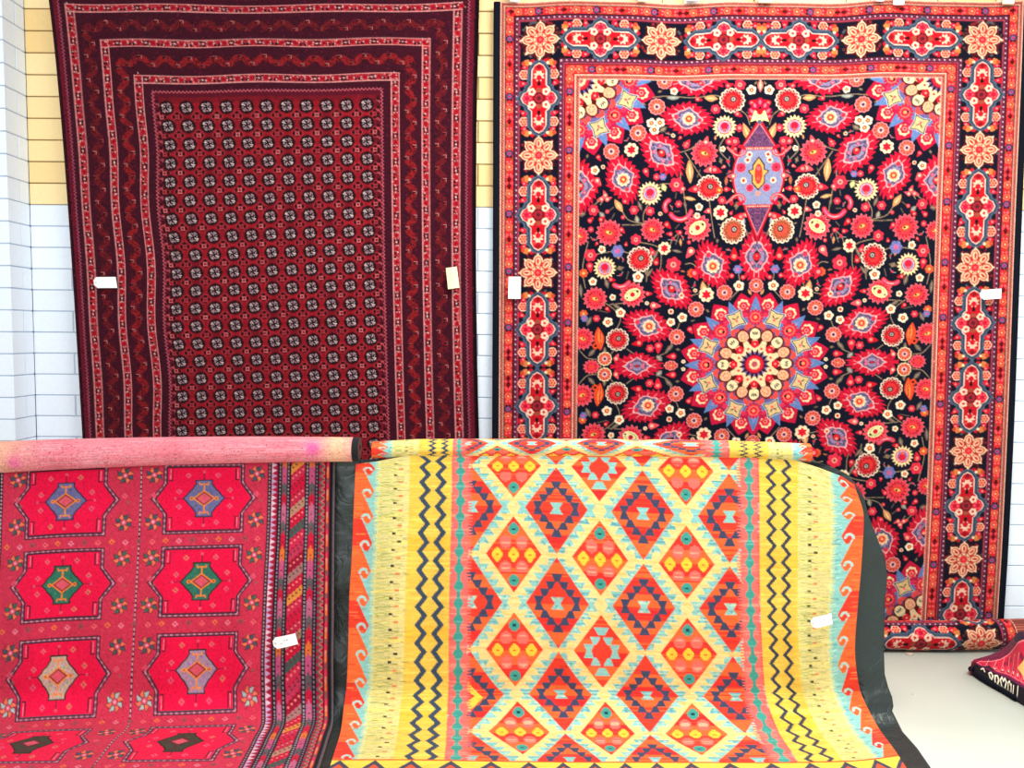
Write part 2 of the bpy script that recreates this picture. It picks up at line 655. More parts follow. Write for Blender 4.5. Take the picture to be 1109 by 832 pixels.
def bokhara_chart():
    W, Hh = 436.0, 652.0
    c = Chart(0, 0, W, Hh, 2.4, (84, 17, 43))
    q = random.Random(5)
    WINE, BLK, ORA, PNK, RED, CRM = (84, 17, 43), (45, 8, 22), (158, 38, 44), (216, 118, 118), (192, 34, 52), (240, 214, 206)
    # distances of the border bands from the edge: side, end
    SA, SBb, SCc = (14.5, 23.2), (47, 55.3), (79, 87.8)
    EA, EB, EC = (14.5, 23.7), (54, 63), (94, 102.5)

    def frame(s, e, col):
        (s0, s1), (e0, e1) = s, e
        c.rect(s0, e0, W - s0, e1, col)
        c.rect(s0, Hh - e1, W - s0, Hh - e0, col)
        c.rect(s0, e0, s1, Hh - e0, col)
        c.rect(W - s1, e0, W - s0, Hh - e0, col)
    frame((0, 2.0), (0, 2), (40, 8, 16))
    frame((2, 6.5), (2, 6.5), (128, 24, 54))
    # mottled purple ground
    for _ in range(9000):
        x, y = q.uniform(0, W), q.uniform(0, Hh)
        c.disc(x, y, q.uniform(.6, 1.1), q.choice([(56, 8, 30), (102, 26, 60), (66, 12, 38), (118, 30, 62)]))

    # zigzag lines
    def zig(x0, y0, x1, y1, amp, per, w, col):
        L = math.hypot(x1 - x0, y1 - y0)
        n = int(L / per)
        dx, dy = (x1 - x0) / L, (y1 - y0) / L
        pts = [(x0 + dx * k * per - dy * amp * (1 if k % 2 else -1), y0 + dy * k * per + dx * amp * (1 if k % 2 else -1)) for k in range(n + 1)]
        c.line(pts, w, col)

    def zframe(d, e, amp, per, w, col):
        zig(d, e, W - d, e, amp, per, w, col)
        zig(d, Hh - e, W - d, Hh - e, amp, per, w, col)
        zig(d, e, d, Hh - e, amp, per, w, col)
        zig(W - d, e, W - d, Hh - e, amp, per, w, col)
    zframe(7.6, 7.6, 1.1, 1.9, .8, (190, 100, 118))
    # meander bands
    for (s0, s1), (e0, e1) in (((SA[1], SBb[0]), (EA[1], EB[0])), ((SBb[1], SCc[0]), (EB[1], EC[0]))):
        sm, em = (s0 + s1) / 2, (e0 + e1) / 2
        col = ORA if s0 > 40 else (128, 34, 44)

        def meander(x0, y0, x1, y1):
            L = math.hypot(x1 - x0, y1 - y0)
            dx, dy = (x1 - x0) / L, (y1 - y0) / L
            n = int(L / 2)
            pts = []
            for k in range(n + 1):
                t = k * 2
                o = 3.0 * max(-1, min(1, 1.7 * math.sin(2 * math.pi * t / 26)))
                pts.append((x0 + dx * t - dy * o, y0 + dy * t + dx * o))
            c.line(pts, 6.6, col)
            for k in range(int(L * 2.2)):
                t = q.uniform(0, L)
                o = q.uniform(-6, 6)
                c.disc(x0 + dx * t - dy * o, y0 + dy * t + dx * o, .75, q.choice([WINE, (120, 26, 40), (66, 12, 34)]))
            for k in range(int(L / 13)):
                t = 6.5 + k * 13
                o = -4.2 if k % 2 == 0 else 4.2
                o = o * (-1)
                px, py = x0 + dx * t - dy * o, y0 + dy * t + dx * o
                c.disc(px, py, 2.5, BLK)
                c.line([(px - 1.6, py - 1.6), (px + 1.6, py - 1.6), (px + 1.6, py + 1.4)], .8, (212, 130, 128) if k % 3 else (170, 80, 84))
                c.disc(px, py + 1.2, .8, (190, 60, 60))
        meander(sm, em, sm, Hh - em)
        meander(W - sm, em, W - sm, Hh - em)
        meander(sm, em, W - sm, em)
        meander(sm, Hh - em, W - sm, Hh - em)

    # light guard bands with small repeating figures
    def guard(x0, y0, x1, y1, hw, ph):
        L = math.hypot(x1 - x0, y1 - y0)
        dx, dy = (x1 - x0) / L, (y1 - y0) / L

        def at(t, o):
            return x0 + dx * t - dy * o, y0 + dy * t + dx * o
        t = ph
        k = 0
        while t < L:
            kind = k % 4
            if kind in (0, 2):
                x, y = at(t, 0)
                c.disc(x, y, 2.5, (190, 28, 52))
                c.disc(x, y, 1.0, (150, 10, 30))
            elif kind == 1:
                for o in (-1.7, 1.7):
                    for u in (-2.4, 0, 2.4):
                        x, y = at(t + u, o)
                        c.disc(x, y, 1.15, (70, 12, 40) if u else (40, 8, 30))
                x, y = at(t, 0)
                c.disc(x, y, .8, CRM)
            else:
                for u in (-2.2, 2.2):
                    x, y = at(t + u, 1.6)
                    c.disc(x, y, 1.5, (66, 10, 34))
                    x, y = at(t + u, -1.8)
                    c.disc(x, y, .9, RED)
            for u in (-3.6, 3.6):
                x, y = at(t + u, q.uniform(-2, 2))
                c.disc(x, y, .55, CRM)
            t += 7.4
            k += 1
        for o in (-hw, hw):
            c.line([at(0, o), at(L, o)], .95, (228, 158, 154))
    for (s0, s1), (e0, e1), ph in ((SA, EA, 3), (SBb, EB, 6), (SCc, EC, 1)):
        frame((s0, s1), (e0, e1), (196, 70, 80))
        for _ in range(3200):
            sd = q.randrange(4)
            a, b2 = q.uniform(0, 1), q.uniform(.6, s1 - s0 - .6)
            x, y = ((s0 + b2, e0 + a * (Hh - 2 * e0)), (W - s0 - b2, e0 + a * (Hh - 2 * e0)),
                    (s0 + a * (W - 2 * s0), e0 + b2), (s0 + a * (W - 2 * s0), Hh - e0 - b2))[sd]
            c.disc(x, y, .7, q.choice([(150, 24, 50), (236, 170, 160), (110, 16, 40), (90, 12, 34), (170, 30, 50)]))
        sm, em, hw = (s0 + s1) / 2, (e0 + e1) / 2, (s1 - s0) / 2 - .3
        guard(sm, e0, sm, Hh - e0, hw, ph)
        guard(W - sm, e0, W - sm, Hh - e0, hw, ph + 2)
        guard(s0, em, W - s0, em, hw, ph + 4)
        guard(s0, Hh - em, W - s0, Hh - em, hw, ph + 1)
    # field
    fx, fy = 97.5, 111.5
    c.rect(fx, fy, W - fx, Hh - fy, (136, 26, 44))
    for _ in range(5200):
        x, y = q.uniform(fx, W - fx), q.uniform(fy, Hh - fy)
        c.disc(x, y, .8, q.choice([(160, 34, 50), (104, 18, 38), (120, 20, 40)]))
    c.rect(fx, fy, fx + 6, Hh - fy, (112, 20, 48))
    c.rect(W - fx - 6, fy, W - fx, Hh - fy, (112, 20, 48))
    c.rect(fx, fy, W - fx, fy + 6, (112, 20, 48))
    zframe(fx, fy, 1.2, 2.0, .8, (216, 112, 124))
    cx0, dx = 111.0, 21.13
    rows = []
    k = 0
    while 128.6 + 20 * k < Hh - 118:
        rows.append(128.6 + 20 * k)
        k += 1
    # chequer of red and plum between the octagons
    for r_, y in enumerate(rows):
        for k in range(11):
            x = cx0 + k * dx
            if k < 10:
                c.rect(x + dx / 2 - 4.2, y - 4.6, x + dx / 2 + 4.2, y + 4.6, q.choice([(186, 34, 50), (176, 36, 52), (140, 24, 42), (160, 30, 46)]))
                c.rect(x + dx / 2 - 1.6, y - 6.5, x + dx / 2 + 1.6, y + 6.5, (160, 28, 44))
            if r_ < len(rows) - 1:
                c.rect(x - 5, y + 6.6, x + 5, y + 13.4, q.choice([(172, 34, 50), (140, 24, 42), (160, 30, 46)]))
        for k in range(-1, 11):
            x, yy = cx0 + (k + .5) * dx, y + 10
            x = max(fx + 7.5, min(W - fx - 7.5, x))
            if r_ < len(rows):
                c.flower(x, yy, 6.3, 8, .1, (190, 66, 78))
                c.flower(x, yy, 5.5, 8, .12, (92, 14, 34))
                for a in range(4):
                    c.disc(x + 4.1 * math.cos(a * math.pi / 2), yy + 4.1 * math.sin(a * math.pi / 2), 1.2, (40, 6, 18))
                    c.disc(x + 3.9 * math.cos(a * math.pi / 2 + .785), yy + 3.9 * math.sin(a * math.pi / 2 + .785), .9, (198, 50, 60))
                c.rect(x - 2.1, yy - 2.1, x + 2.1, yy + 2.1, q.choice([(216, 124, 126), (190, 84, 92), (226, 140, 140)]))
                c.rect(x - 1.3, yy - 1.3, x + 1.3, yy + 1.3, (150, 20, 40))
    for y in rows:
        for k in range(11):
            x = cx0 + k * dx
            c.flower(x, y, 8.6, 8, .07, (120, 18, 36))
            c.flower(x, y, 7.8, 8, .07, (48, 7, 22))
            for a in range(4):
                an = a * math.pi / 2 + .5

                def pp(r_, o):
                    return (x + r_ * .92 * math.cos(an + o), y + r_ * .92 * math.sin(an + o))
                g = (240, 214, 210) if a % 2 == 0 else (204, 170, 176)
                c.line([pp(2.0, 0), pp(3.6, .12), pp(5.6, -.16)], .8, g)
                c.line([pp(5.7, -.1), pp(5.8, .3), pp(4.6, .42)], .7, g)
                c.line([pp(5.2, .8), pp(3.8, .9), pp(4.2, 1.2)], .7, (206, 172, 178))
            c.disc(x, y, 1.0, (20, 4, 12))
    # small figures along the field edge
    for y in np.arange(fy + 10, Hh - fy - 6, 10):
        for x in (fx + 4, W - fx - 4):
            c.disc(x, y, 1.6, (60, 10, 28))
            c.line([(x - 1.5, y + 3), (x + 1.5, y + 3), (x + 1.5, y + 5)], .8, (206, 110, 118))
    jitter(c, .2, 0, 4, 1.22, .84)
    return c


bok = bokhara_chart()
KB = 20.0
BV = [0, 128.6, 268.6, 488.6, 652]
BL_Y = [-12, 116.6, 258, 467, 615]
BR_Y = [-12, 113.3, 250.5, 462.4, 612]


def bok_map(u, v):
    """u 1D, v 1D -> px, py (2D)"""
    U, V = np.meshgrid(u / 436.0, v)
    t = np.clip((U - .255) / .485, -.5, 1.5)
    yl, yr = herm(V, BV, BL_Y), herm(V, BV, BR_Y)
    py = yl + (yr - yl) * t
    py = py + (3.2 * np.sin(math.pi * np.clip(U, 0, 1)) + 1.1 * np.sin(U * 17)) * np.exp(-((V / 46) ** 2)) * np.clip(V / 14, 0, 1)
    py = py + 1.2 * np.sin(U * 21 + 1) * np.exp(-(((V - 75) / 40) ** 2))
    Lx = herm(py, [-20, 0, 105, 245, 479, 620], [51, 54.2, 65.4, 76.4, 91, 99])
    Rx = herm(py, [-20, 0, 150, 260, 400, 475, 620], [516.5, 516, 513, 512.5, 514, 515.8, 518])
    px = Lx + (Rx - Lx) * U
    px = px + 1.6 * np.sin(V / 21.0) * np.sin(math.pi * np.clip(U * 2.2, 0, 1)) * (U < .45) * np.clip((V - 100) / 80, 0, 1)
    return px, py


def hang(u, v, mapfn, Y, amp, seed):
    px, py = mapfn(u, v)
    q = np.random.RandomState(seed)
    un = (u - u[0]) / (u[-1] - u[0])
    vn = (v - v[0]) / (v[-1] - v[0])
    r = np.zeros(px.shape)
    for k in range(7):
        f = q.uniform(2, 9)
        r += q.uniform(.4, 1) * np.sin(2 * math.pi * (f * un[None, :] + q.uniform(-.5, .5) * vn[:, None]) + q.uniform(0, 6)) / f * 2.2
    r = r * amp * (.35 + .65 * np.exp(-(vn[:, None] * 2.2)))
    return on_y(px, py, 1.0) * 0 + CAM + rays(px, py) * (((Y - .012 + np.clip(r, -.02, .014)) / rays(px, py)[..., 1])[..., None])


def side_binding(name, P, side, w, root, mat=M_SELV, t=.012):
    """round corded edge running down the side of a hanging carpet"""
    E = P[:, 0] if side < 0 else P[:, -1]
    E = E[::14]
    n = len(E)
    seg = 8
    V = []
    for p in E:
        for k in range(seg):
            a = 2 * math.pi * k / seg
            V.append(p + np.array([side * w / 2 + math.cos(a) * w / 2 * 1.05, .006 + math.sin(a) * t / 2 * 1.2, 0]))
    Fq = []
    for j in range(n - 1):
        for k in range(seg):
            Fq.append((j * seg + k, (j + 1) * seg + k, (j + 1) * seg + (k + 1) % seg, j * seg + (k + 1) % seg))
    o = mesh_obj(name, V, Fq, mat, None, True)
    adopt(o, root)
    return o


u = np.linspace(0, 436, int(436 * DEN) + 1)
v = np.linspace(6, 652, int(646 * DEN) + 1)
P = hang(u, v, bok_map, YC, .006, 2)
UU, VV = np.meshgrid(u, v)
C = bok.sample(UU, VV)
bc = P[-1, len(u) // 2]
hang_l = empty('hanging_carpet', (float(bc[0]), float(bc[1]), float(bc[2])),
               'dark maroon carpet with rows of small white-flecked octagons, hung on the wall at left', 'carpet')
adopt(cloth('pile', P, C, MW, None, .008, lin((96, 22, 34)), np.array([0, .008, 0])), hang_l)
side_binding('side_binding', P, 1, .013, hang_l, plain('black_wool_binding', (20, 5, 10), .95, .1, .4, 300, .3, 500))
side_binding('side_binding', P, -1, .008, hang_l, plain('wine_wool_binding', (70, 14, 34), .95, .1, .4, 300, .3, 500))
del P, C, UU, VV
# ------------------------------------------------------------------ navy medallion carpet with flowers, hung on the right
PV = [0, 43, 105, 167, 230, 292, 355, 441, 504, 566, 629, 691, 796]
PYL = [1, 43, 106, 168, 233, 295.6, 357, 440, 501, 562, 622, 681, 782]
PYR = [1, 43, 102, 162, 224, 290, 350, 431, 488.5, 548, 606, 666, 764]


def per_edges(py):
    return (herm(py, [0, 50, 250, 470, 670, 780], [542, 541.6, 541, 540, 539, 538.5]),
            herm(py, [0, 50, 250, 470, 600, 670, 780], [1109, 1107.3, 1099.2, 1091, 1084.8, 1080.5, 1075]))


def per_map(u, v):
    U, V = np.meshgrid(u / 560.0, v)
    t = (U - .075) / .85
    yl, yr = herm(V, PV, PYL), herm(V, PV, PYR)
    py = yl + (yr - yl) * t
    wv = 2.0 * np.sin(math.pi * np.clip((U - .12) / .62, 0, 1)) + 1.3 * np.sin(U * 22 + .6) + .5 * np.sin(U * 41)
    py = py + wv * np.exp(-((V - 20) / 75) ** 2)
    Lx, Rx = per_edges(py)
    px = Lx + (Rx - Lx) * U
    return px, py


def per_inv(x, y):
    """chart position of a spot seen in the picture (left half)"""
    L_, R_ = per_edges(np.array(float(y)))
    U = (x - float(L_)) / float(R_ - L_)
    t = (U - .075) / .85
    tab = [a + (b - a) * t for a, b in zip(PYL, PYR)]
    return U * 560, float(np.interp(y, tab, PV))


def persian_chart():
    W, Hh = 560.0, 796.0
    NAVY, BLK = (12, 17, 44), (10, 8, 12)
    CRIM, PNK, CRM, ROSE = (198, 24, 62), (240, 150, 150), (244, 222, 178), (226, 52, 78)
    BRICK, LILAC, BLUE, GRY, MAUV = (158, 34, 44), (138, 124, 152), (112, 140, 184), (92, 108, 126), (122, 50, 78)
    ORA, TAN, DRK, LEAF = (232, 84, 60), (214, 158, 108), (110, 14, 30), (126, 106, 90)
    c = Chart(0, 0, W, Hh, 2.4, NAVY)
    q = random.Random(21)
    CX, CY = 280.0, 398.0

    # ---------------- motifs
    def medal(x, y, k=1.0, quad=None):
        R = 80 * k
        # sixteen-pointed outline
        c.flower(x, y, R * 1.03, 16, .17, (206, 28, 74), rot=math.pi / 16 + math.pi / 16, spiky=True)
        c.flower(x, y, R * .84, 16, .10, (186, 40, 84))
        c.flower(x, y, R * .76, 16, .12, (112, 128, 178))
        for i in range(16):
            a = i * math.pi / 8
            # blue spikes
            c.leaf(x + R * .74 * math.cos(a), y + R * .74 * math.sin(a), 36 * k, 11.5 * k, a, BLUE)
            c.leaf(x + R * .76 * math.cos(a), y + R * .76 * math.sin(a), 12 * k, 4 * k, a, (150, 150, 190))
            b_ = a + math.pi / 16
            fx, fy = x + R * .86 * math.cos(b_), y + R * .86 * math.sin(b_)
            c.flower(fx, fy, 6.6 * k, 7, .2, CRM, rot=b_)
            c.flower(fx - 1.2 * math.cos(b_), fy - 1.2 * math.sin(b_), 5.2 * k, 6, .15, (226, 50, 76))
            c.disc(fx - 1.5 * math.cos(b_), fy - 1.5 * math.sin(b_), 2.4 * k, (246, 150, 140))
            c.disc(fx - 1.5 * math.cos(b_), fy - 1.5 * math.sin(b_), 1.3 * k, (206, 30, 60))
            c.disc(x + R * .70 * math.cos(b_), y + R * .70 * math.sin(b_), 3.6 * k, (222, 66, 100))
            for s_ in (-1, 1):
                c.disc(x + R * .66 * math.cos(b_ + s_ * .1), y + R * .66 * math.sin(b_ + s_ * .1), 1.7 * k, (176, 120, 150))
        c.flower(x, y, R * .68, 16, .1, (110, 132, 176), rot=math.pi / 16)
        c.flower(x, y, R * .60, 16, .1, (124, 116, 158))
        c.flower(x, y, R * .545, 16, .1, (134, 74, 104))
        for i in range(16):
            a = (i + .5) * math.pi / 8
            c.leaf(x + R * .545 * math.cos(a), y + R * .545 * math.sin(a), 13 * k, 5.4 * k, a + .6, (232, 92, 82))
            c.leaf(x + R * .53 * math.cos(a + .12), y + R * .53 * math.sin(a + .12), 9 * k, 4 * k, a - .7, (232, 92, 82))
        for i in range(8):
            a = i * math.pi / 4 - math.pi / 2
            fx, fy = x + R * .665 * math.cos(a), y + R * .665 * math.sin(a)
            c.flower(fx, fy, 9.6 * k, 14, .24, (206, 28, 60), rot=a, sx=1.0)
            c.flower(fx, fy, 7.4 * k, 10, .12, (232, 66, 80))
            c.flower(fx, fy, 5.8 * k, 8, .15, (246, 140, 130))
            c.flower(fx, fy, 4.7 * k, 8, .15, (226, 40, 66))
            c.disc(fx + 3 * math.cos(a + 2.6), fy + 3 * math.sin(a + 2.6), 1.6 * k, (40, 8, 30))
            c.disc(fx, fy, 1.9 * k, (248, 170, 120))
            # pale stars between
            a2 = a + math.pi / 8
            sx_, sy_ = x + R * .69 * math.cos(a2), y + R * .69 * math.sin(a2)
            for rr_, cc_ in ((13.6, (206, 214, 220)), (12.4, (24, 20, 30)), (10.6, (224, 194, 144))):
                st_ = []
                for m_ in range(8):
                    am = a2 + m_ * math.pi / 4 + math.pi / 4
                    r2 = rr_ * k * (1.0 if m_ % 2 == 0 else .56)
                    st_.append((sx_ + r2 * math.cos(am), sy_ + r2 * math.sin(am)))
                c.poly(st_, cc_)
            c.disc(sx_ - 2 * math.cos(a2), sy_ - 2 * math.sin(a2), 3.2 * k, (242, 190, 150))
            for s_ in (-1, 1):
                c.leaf(sx_ + 2.5 * math.cos(a2 + s_), sy_ + 2.5 * math.sin(a2 + s_), 6 * k, 1.4 * k, a2 + s_ * .9, (70, 60, 40))
            c.disc(sx_ - 2 * math.cos(a2), sy_ - 2 * math.sin(a2), 1.3 * k, (232, 100, 90))
        # petals round the heart
        for i in range(16):
            a = i * math.pi / 8 - math.pi / 2
            fx, fy = x + R * .425 * math.cos(a), y + R * .425 * math.sin(a)
            c.disc(fx, fy, 8.3 * k, DRK, 6.9 * k, a)
        for i in range(16):
            a = i * math.pi / 8 - math.pi / 2
            fx, fy = x + R * .42 * math.cos(a), y + R * .42 * math.sin(a)
            c.disc(fx, fy, 6.9 * k, CRM if i % 2 == 0 else (240, 186, 146), 5.6 * k, a)
            if i % 2 == 0:
                for o in (-2.2, 0, 2.2):
                    c.leaf(fx + 1.5 * math.cos(a) - o * math.sin(a), fy + 1.5 * math.sin(a) + o * math.cos(a), 5 * k, 1.7 * k, a + o * .15, (84, 92, 78))
            else:
                for o in range(6):
                    c.disc(fx + 3 * math.cos(o * 1.05), fy + 3 * math.sin(o * 1.05), .75 * k, (232, 110, 100))
        c.disc(x, y, R * .355, DRK)
        c.flower(x, y, R * .35, 16, .10, (244, 214, 170), rot=math.pi / 2)
        for i in range(16):
            a = (i + .5) * math.pi / 8 - math.pi / 2
            c.drop(x + R * .325 * math.cos(a), y + R * .325 * math.sin(a), 9 * k, 5.4 * k, a + math.pi, (104, 20, 26))
        for i in range(8):
            a = i * math.pi / 4 - math.pi / 2
            c.flower(x + R * .285 * math.cos(a), y + R * .285 * math.sin(a), 4.6 * k, 5, .15, (224, 34, 60), rot=a)
            c.disc(x + R * .285 * math.cos(a), y + R * .285 * math.sin(a), 1.3 * k, (250, 160, 140))
            a += math.pi / 8
            c.disc(x + R * .235 * math.cos(a), y + R * .235 * math.sin(a), 1.5 * k, (236, 90, 80))
        c.flower(x, y, 17.5 * k, 16, .34, (58, 30, 72), spiky=True, rot=math.pi / 2)
        for i in range(16):
            a = i * math.pi / 8
            c.leaf(x + 13 * k * math.cos(a), y + 13 * k * math.sin(a), 4.5 * k, 1.6 * k, a, (150, 130, 180))
        c.disc(x, y, 10.6 * k, (176, 20, 46))
        c.disc(x, y, 9.3 * k, (232, 52, 72))
        c.flower(x, y, 6.4 * k, 10, .12, (246, 214, 170))
        c.disc(x, y, 3.4 * k, (196, 100, 110))

    def palm(x, y, Ln, Wd, ang, core='C', tip=1):
        """serrated pointed palmette; ang points to its tip"""
        b = c.local(x, y, max(Ln, Wd) * .66, ang)
        if not b:
            return
        Pp, Q, sl = b
        t, s_ = Pp / (Ln / 2), Q / (Wd / 2)
        th = np.arctan2(s_, t)
        g = (np.abs(t) ** 1.15 + np.abs(s_) ** 1.8)
        ph = (th * 24 / (2 * math.pi)) % 1.0
        ser = .86 + .34 * ph
        c.put(sl, g < ser * 1.0, (204, 22, 60))
        c.put(sl, (g < ser * .98) & (g > .7) & (ph > .80), (226, 40, 76))
        ph2 = (th * 12 / (2 * math.pi) + .35 + g * .5) % 1.0
        c.put(sl, (g < .80) & (g > .5) & (ph2 < .10), (244, 160, 164))
        g2 = (np.abs(t * 1.0) ** .95 * .94 + np.abs(s_) ** 1.5) * (1 + .05 * np.sin(th * 9))
        c.put(sl, g2 < .60, (246, 184, 180))
        c.put(sl, g2 < .53, (132, 116, 146))
        # lobed lilac body
        ph3 = (th * 10 / (2 * math.pi)) % 1.0
        lob = .42 + .05 * np.cos(ph3 * 2 * math.pi)
        c.put(sl, (g2 < lob), (158, 140, 168))
        c.put(sl, (g2 < lob) & (g2 > lob - .06), (70, 60, 90))
        ca, sa = math.cos(ang), math.sin(ang)

        def off(p, o):
            return x + p * ca - o * sa, y + p * sa + o * ca
        if core == 'C':
            fx, fy = off(-.03 * Ln * tip, 0)
            c.flower(fx, fy, Wd * .20, 9, .18, CRM, rot=.3)
            c.flower(fx, fy, Wd * .155, 8, .2, (244, 176, 140))
            c.disc(fx, fy, Wd * .10, (232, 66, 60))
            c.disc(fx, fy, Wd * .045, (250, 190, 120))
            fx, fy = off(Ln * .23 * tip, 0)
            c.disc(fx, fy, Wd * .07, (226, 60, 80))
            fx, fy = off(-Ln * .25 * tip, 0)
            c.disc(fx, fy, Wd * .06, (226, 60, 80))
        else:
            for o in (-1, 1):
                for p in (-1, 1):
                    fx, fy = off(p * Ln * .12, o * Wd * .12)
                    c.disc(fx, fy, Wd * .055, (222, 84, 100))
                    c.disc(fx, fy, Wd * .025, (170, 160, 190))
            c.leaf(x, y, Ln * .26, Wd * .24, ang, (66, 8, 20))
            c.disc(x, y, Wd * .10, (222, 44, 56))
            fx, fy = off(-1, -1)
            c.disc(fx, fy, Wd * .04, (246, 170, 150))
            fx, fy = off(Ln * .24, 0)
            c.disc(fx, fy, Wd * .05, (222, 84, 100))

    def chrys(x, y, r, warm=False):
        c.flower(x, y, r * 1.04, 15, .10, (246, 226, 196))
        c.flower(x, y, r * .95, 15, .16, DRK)
        c.petals(x, y, r * .48, r * .96, 15, r * .125, (246, 214, 186) if warm else (232, 190, 176))
        c.petals(x, y, r * .40, r * .84, 15, r * .115, (180, 94, 62) if warm else (206, 34, 48), rot=.0)
        c.flower(x, y, r * .50, 10, .14, (232, 92, 72) if warm else (226, 66, 66))
        c.disc(x + r * .1, y - r * .1, r * .26, (30, 18, 26))
        c.disc(x + r * .1, y - r * .1, r * .16, (190, 180, 170))
        c.disc(x + r * .1, y - r * .1, r * .07, (60, 40, 60))

    def rosette(x, y, r, edge=PNK):
        c.flower(x, y, r * 1.05, 11, .1, edge)
        c.flower(x, y, r * .9, 11, .12, (196, 70, 66))
        c.petals(x, y, r * .35, r * .86, 11, r * .13, (228, 120, 92))
        c.disc(x, y, r * .38, (240, 196, 190))
        c.disc(x, y, r * .22, (120, 60, 90))

    def shag(x, y, r, core=0):
        r *= .97
        c.flower(x, y, r * 1.04, 15, .24, (240, 130, 136), spiky=True)
        c.flower(x, y, r * .97, 15, .27, (214, 30, 66), spiky=True, rot=.0)
        c.petals(x, y, r * .52, r * .90, 15, r * .07, (242, 92, 104))
        c.flower(x, y, r * .62, 11, .16, (150, 16, 48), rot=.2)
        c.flower(x, y, r * .57, 11, .16, (236, 74, 84), rot=.2)
        if core == 0:
            c.disc(x, y, r * .46, (232, 78, 66), r * .28, .4)
            c.disc(x, y, r * .24, (246, 200, 120), r * .12, .3)
            c.disc(x + 1, y, r * .09, (60, 20, 20))
            for a in (0.6, 2.5, 3.9, 5.6):
                c.disc(x + r * .52 * math.cos(a), y + r * .52 * math.sin(a), r * .07, (150, 12, 40))
        else:
            c.disc(x, y, r * .66, (246, 232, 180), r * .44, -.5)
            c.disc(x, y, r * .56, (190, 196, 130), r * .36, -.5)
            c.disc(x - 1, y + 1, r * .50, (240, 224, 170), r * .26, -.5)
            c.flower(x, y, r * .2, 5, .1, (206, 30, 60))
            c.disc(x + r * .38, y - r * .24, r * .1, (110, 40, 60))
            c.disc(x - r * .42, y + r * .26, r * .08, (110, 40, 60))

    def spray(x, y, r):
        c.flower(x, y, r * 1.05, 18, .30, (248, 220, 170), spiky=True)
        c.flower(x, y, r * .68, 12, .10, (238, 110, 90))
        c.disc(x, y, r * .54, (226, 190, 200))
        c.disc(x, y, r * .47, (150, 140, 180))
        c.disc(x, y - 1, r * .34, (228, 40, 70))
        c.disc(x, y + r * .3, r * .16, (240, 110, 90))

    def small(x, y, r, kind):
        if kind == 'W':
            c.flower(x, y, r, 5, .22, (250, 232, 200), rot=q.uniform(0, 1))
            c.flower(x, y, r * .52, 5, .25, (220, 70, 56))
            c.disc(x, y, r * .18, (250, 210, 130))
        elif kind == 'w':
            c.flower(x, y, r, 8, .2, (248, 222, 184), rot=.3)
            c.flower(x, y, r * .68, 6, .4, (222, 34, 58), spiky=True)
        elif kind == 'D':
            c.flower(x, y, r, 6, .22, (230, 60, 84), rot=q.uniform(0, 1))
            c.disc(x, y, r * .36, (248, 170, 150))
            c.disc(x, y, r * .17, (150, 16, 40))
        elif kind == 'O':
            c.flower(x, y, r, 7, .2, (226, 104, 62))
            c.disc(x, y, r * .3, (250, 190, 120))
        elif kind == 'B':
            c.flower(x, y, r, 6, .2, (128, 130, 180))
            c.disc(x, y, r * .4, (206, 110, 150))

    def bud(x, y, l, a, k=0):
        col = [(226, 44, 70), (238, 96, 104), (214, 24, 48)][k % 3]
        c.drop(x, y, l, l * .62, a, col)
        c.disc(x - l * .18 * math.cos(a), y - l * .18 * math.sin(a), l * .16, (250, 200, 170) if k % 2 else (250, 150, 140))

    def stem(pts, w=.9, col=(138, 120, 96)):
        # quadratic smoothing
        P_ = [np.array(p, float) for p in pts]
        out = []
        for i in range(len(P_) - 1):
            p0, p1 = P_[i], P_[i + 1]
            m0 = (P_[min(i + 1, len(P_) - 1)] - P_[max(i - 1, 0)]) / 2
            m1 = (P_[min(i + 2, len(P_) - 1)] - P_[i]) / 2
            for t in np.linspace(0, 1, 7)[:-1]:
                out.append(tuple((2 * t ** 3 - 3 * t ** 2 + 1) * p0 + (t ** 3 - 2 * t ** 2 + t) * m0 + (-2 * t ** 3 + 3 * t ** 2) * p1 + (t ** 3 - t ** 2) * m1))
        out.append(tuple(P_[-1]))
        c.line(out, w, col)

    I = per_inv
    # stems of the field, upper left quarter
    for pts in [[(690, 144), (700, 155), (717, 166)], [(663, 165), (668, 178), (674, 190)], [(735, 166), (737, 190), (735, 205)],
                [(731, 200), (718, 199), (708, 204)], [(703, 220), (697, 232), (697, 242)], [(671, 222), (680, 238), (698, 243), (674, 244)],
                [(742, 165), (757, 188), (765, 200)], [(768, 216), (771, 240), (774, 258)], [(740, 205), (742, 220), (744, 235)],
                [(736, 252), (728, 260), (724, 272)], [(758, 280), (770, 298), (765, 315)], [(742, 286), (752, 287), (764, 305)],
                [(700, 305), (702, 290), (708, 282)], [(712, 300), (716, 285), (713, 268), (690, 262)], [(690, 278), (672, 272), (648, 275), (640, 280)],
                [(637, 262), (631, 290), (634, 312)], [(650, 325), (665, 335), (672, 345), (668, 356)], [(660, 330), (676, 328), (688, 325)],
                [(640, 398), (665, 398)], [(650, 398), (655, 389)], [(646, 389), (636, 388), (628, 380)], [(662, 383), (668, 376)],
                [(679, 378), (690, 386)], [(715, 398), (722, 398)], [(712, 386), (724, 380), (728, 368)], [(733, 358), (736, 350)],
                [(797, 116), (808, 124), (812, 135)], [(784, 150), (779, 162), (790, 175)], [(706, 105), (725, 103), (750, 105), (775, 103), (785, 108)],
                [(630, 108), (638, 118)], [(716, 118), (722, 122)], [(650, 222), (655, 213)], [(800, 297), (801, 305)], [(790, 325), (799, 315)],
                [(758, 152), (750, 160), (737, 165)], [(744, 244), (752, 240)], [(641, 224), (648, 218), (655, 210)], [(778, 243), (786, 246)],
                [(757, 268), (760, 276), (771, 278)], [(716, 345), (724, 355), (733, 360)], [(748, 320), (757, 318)]]:
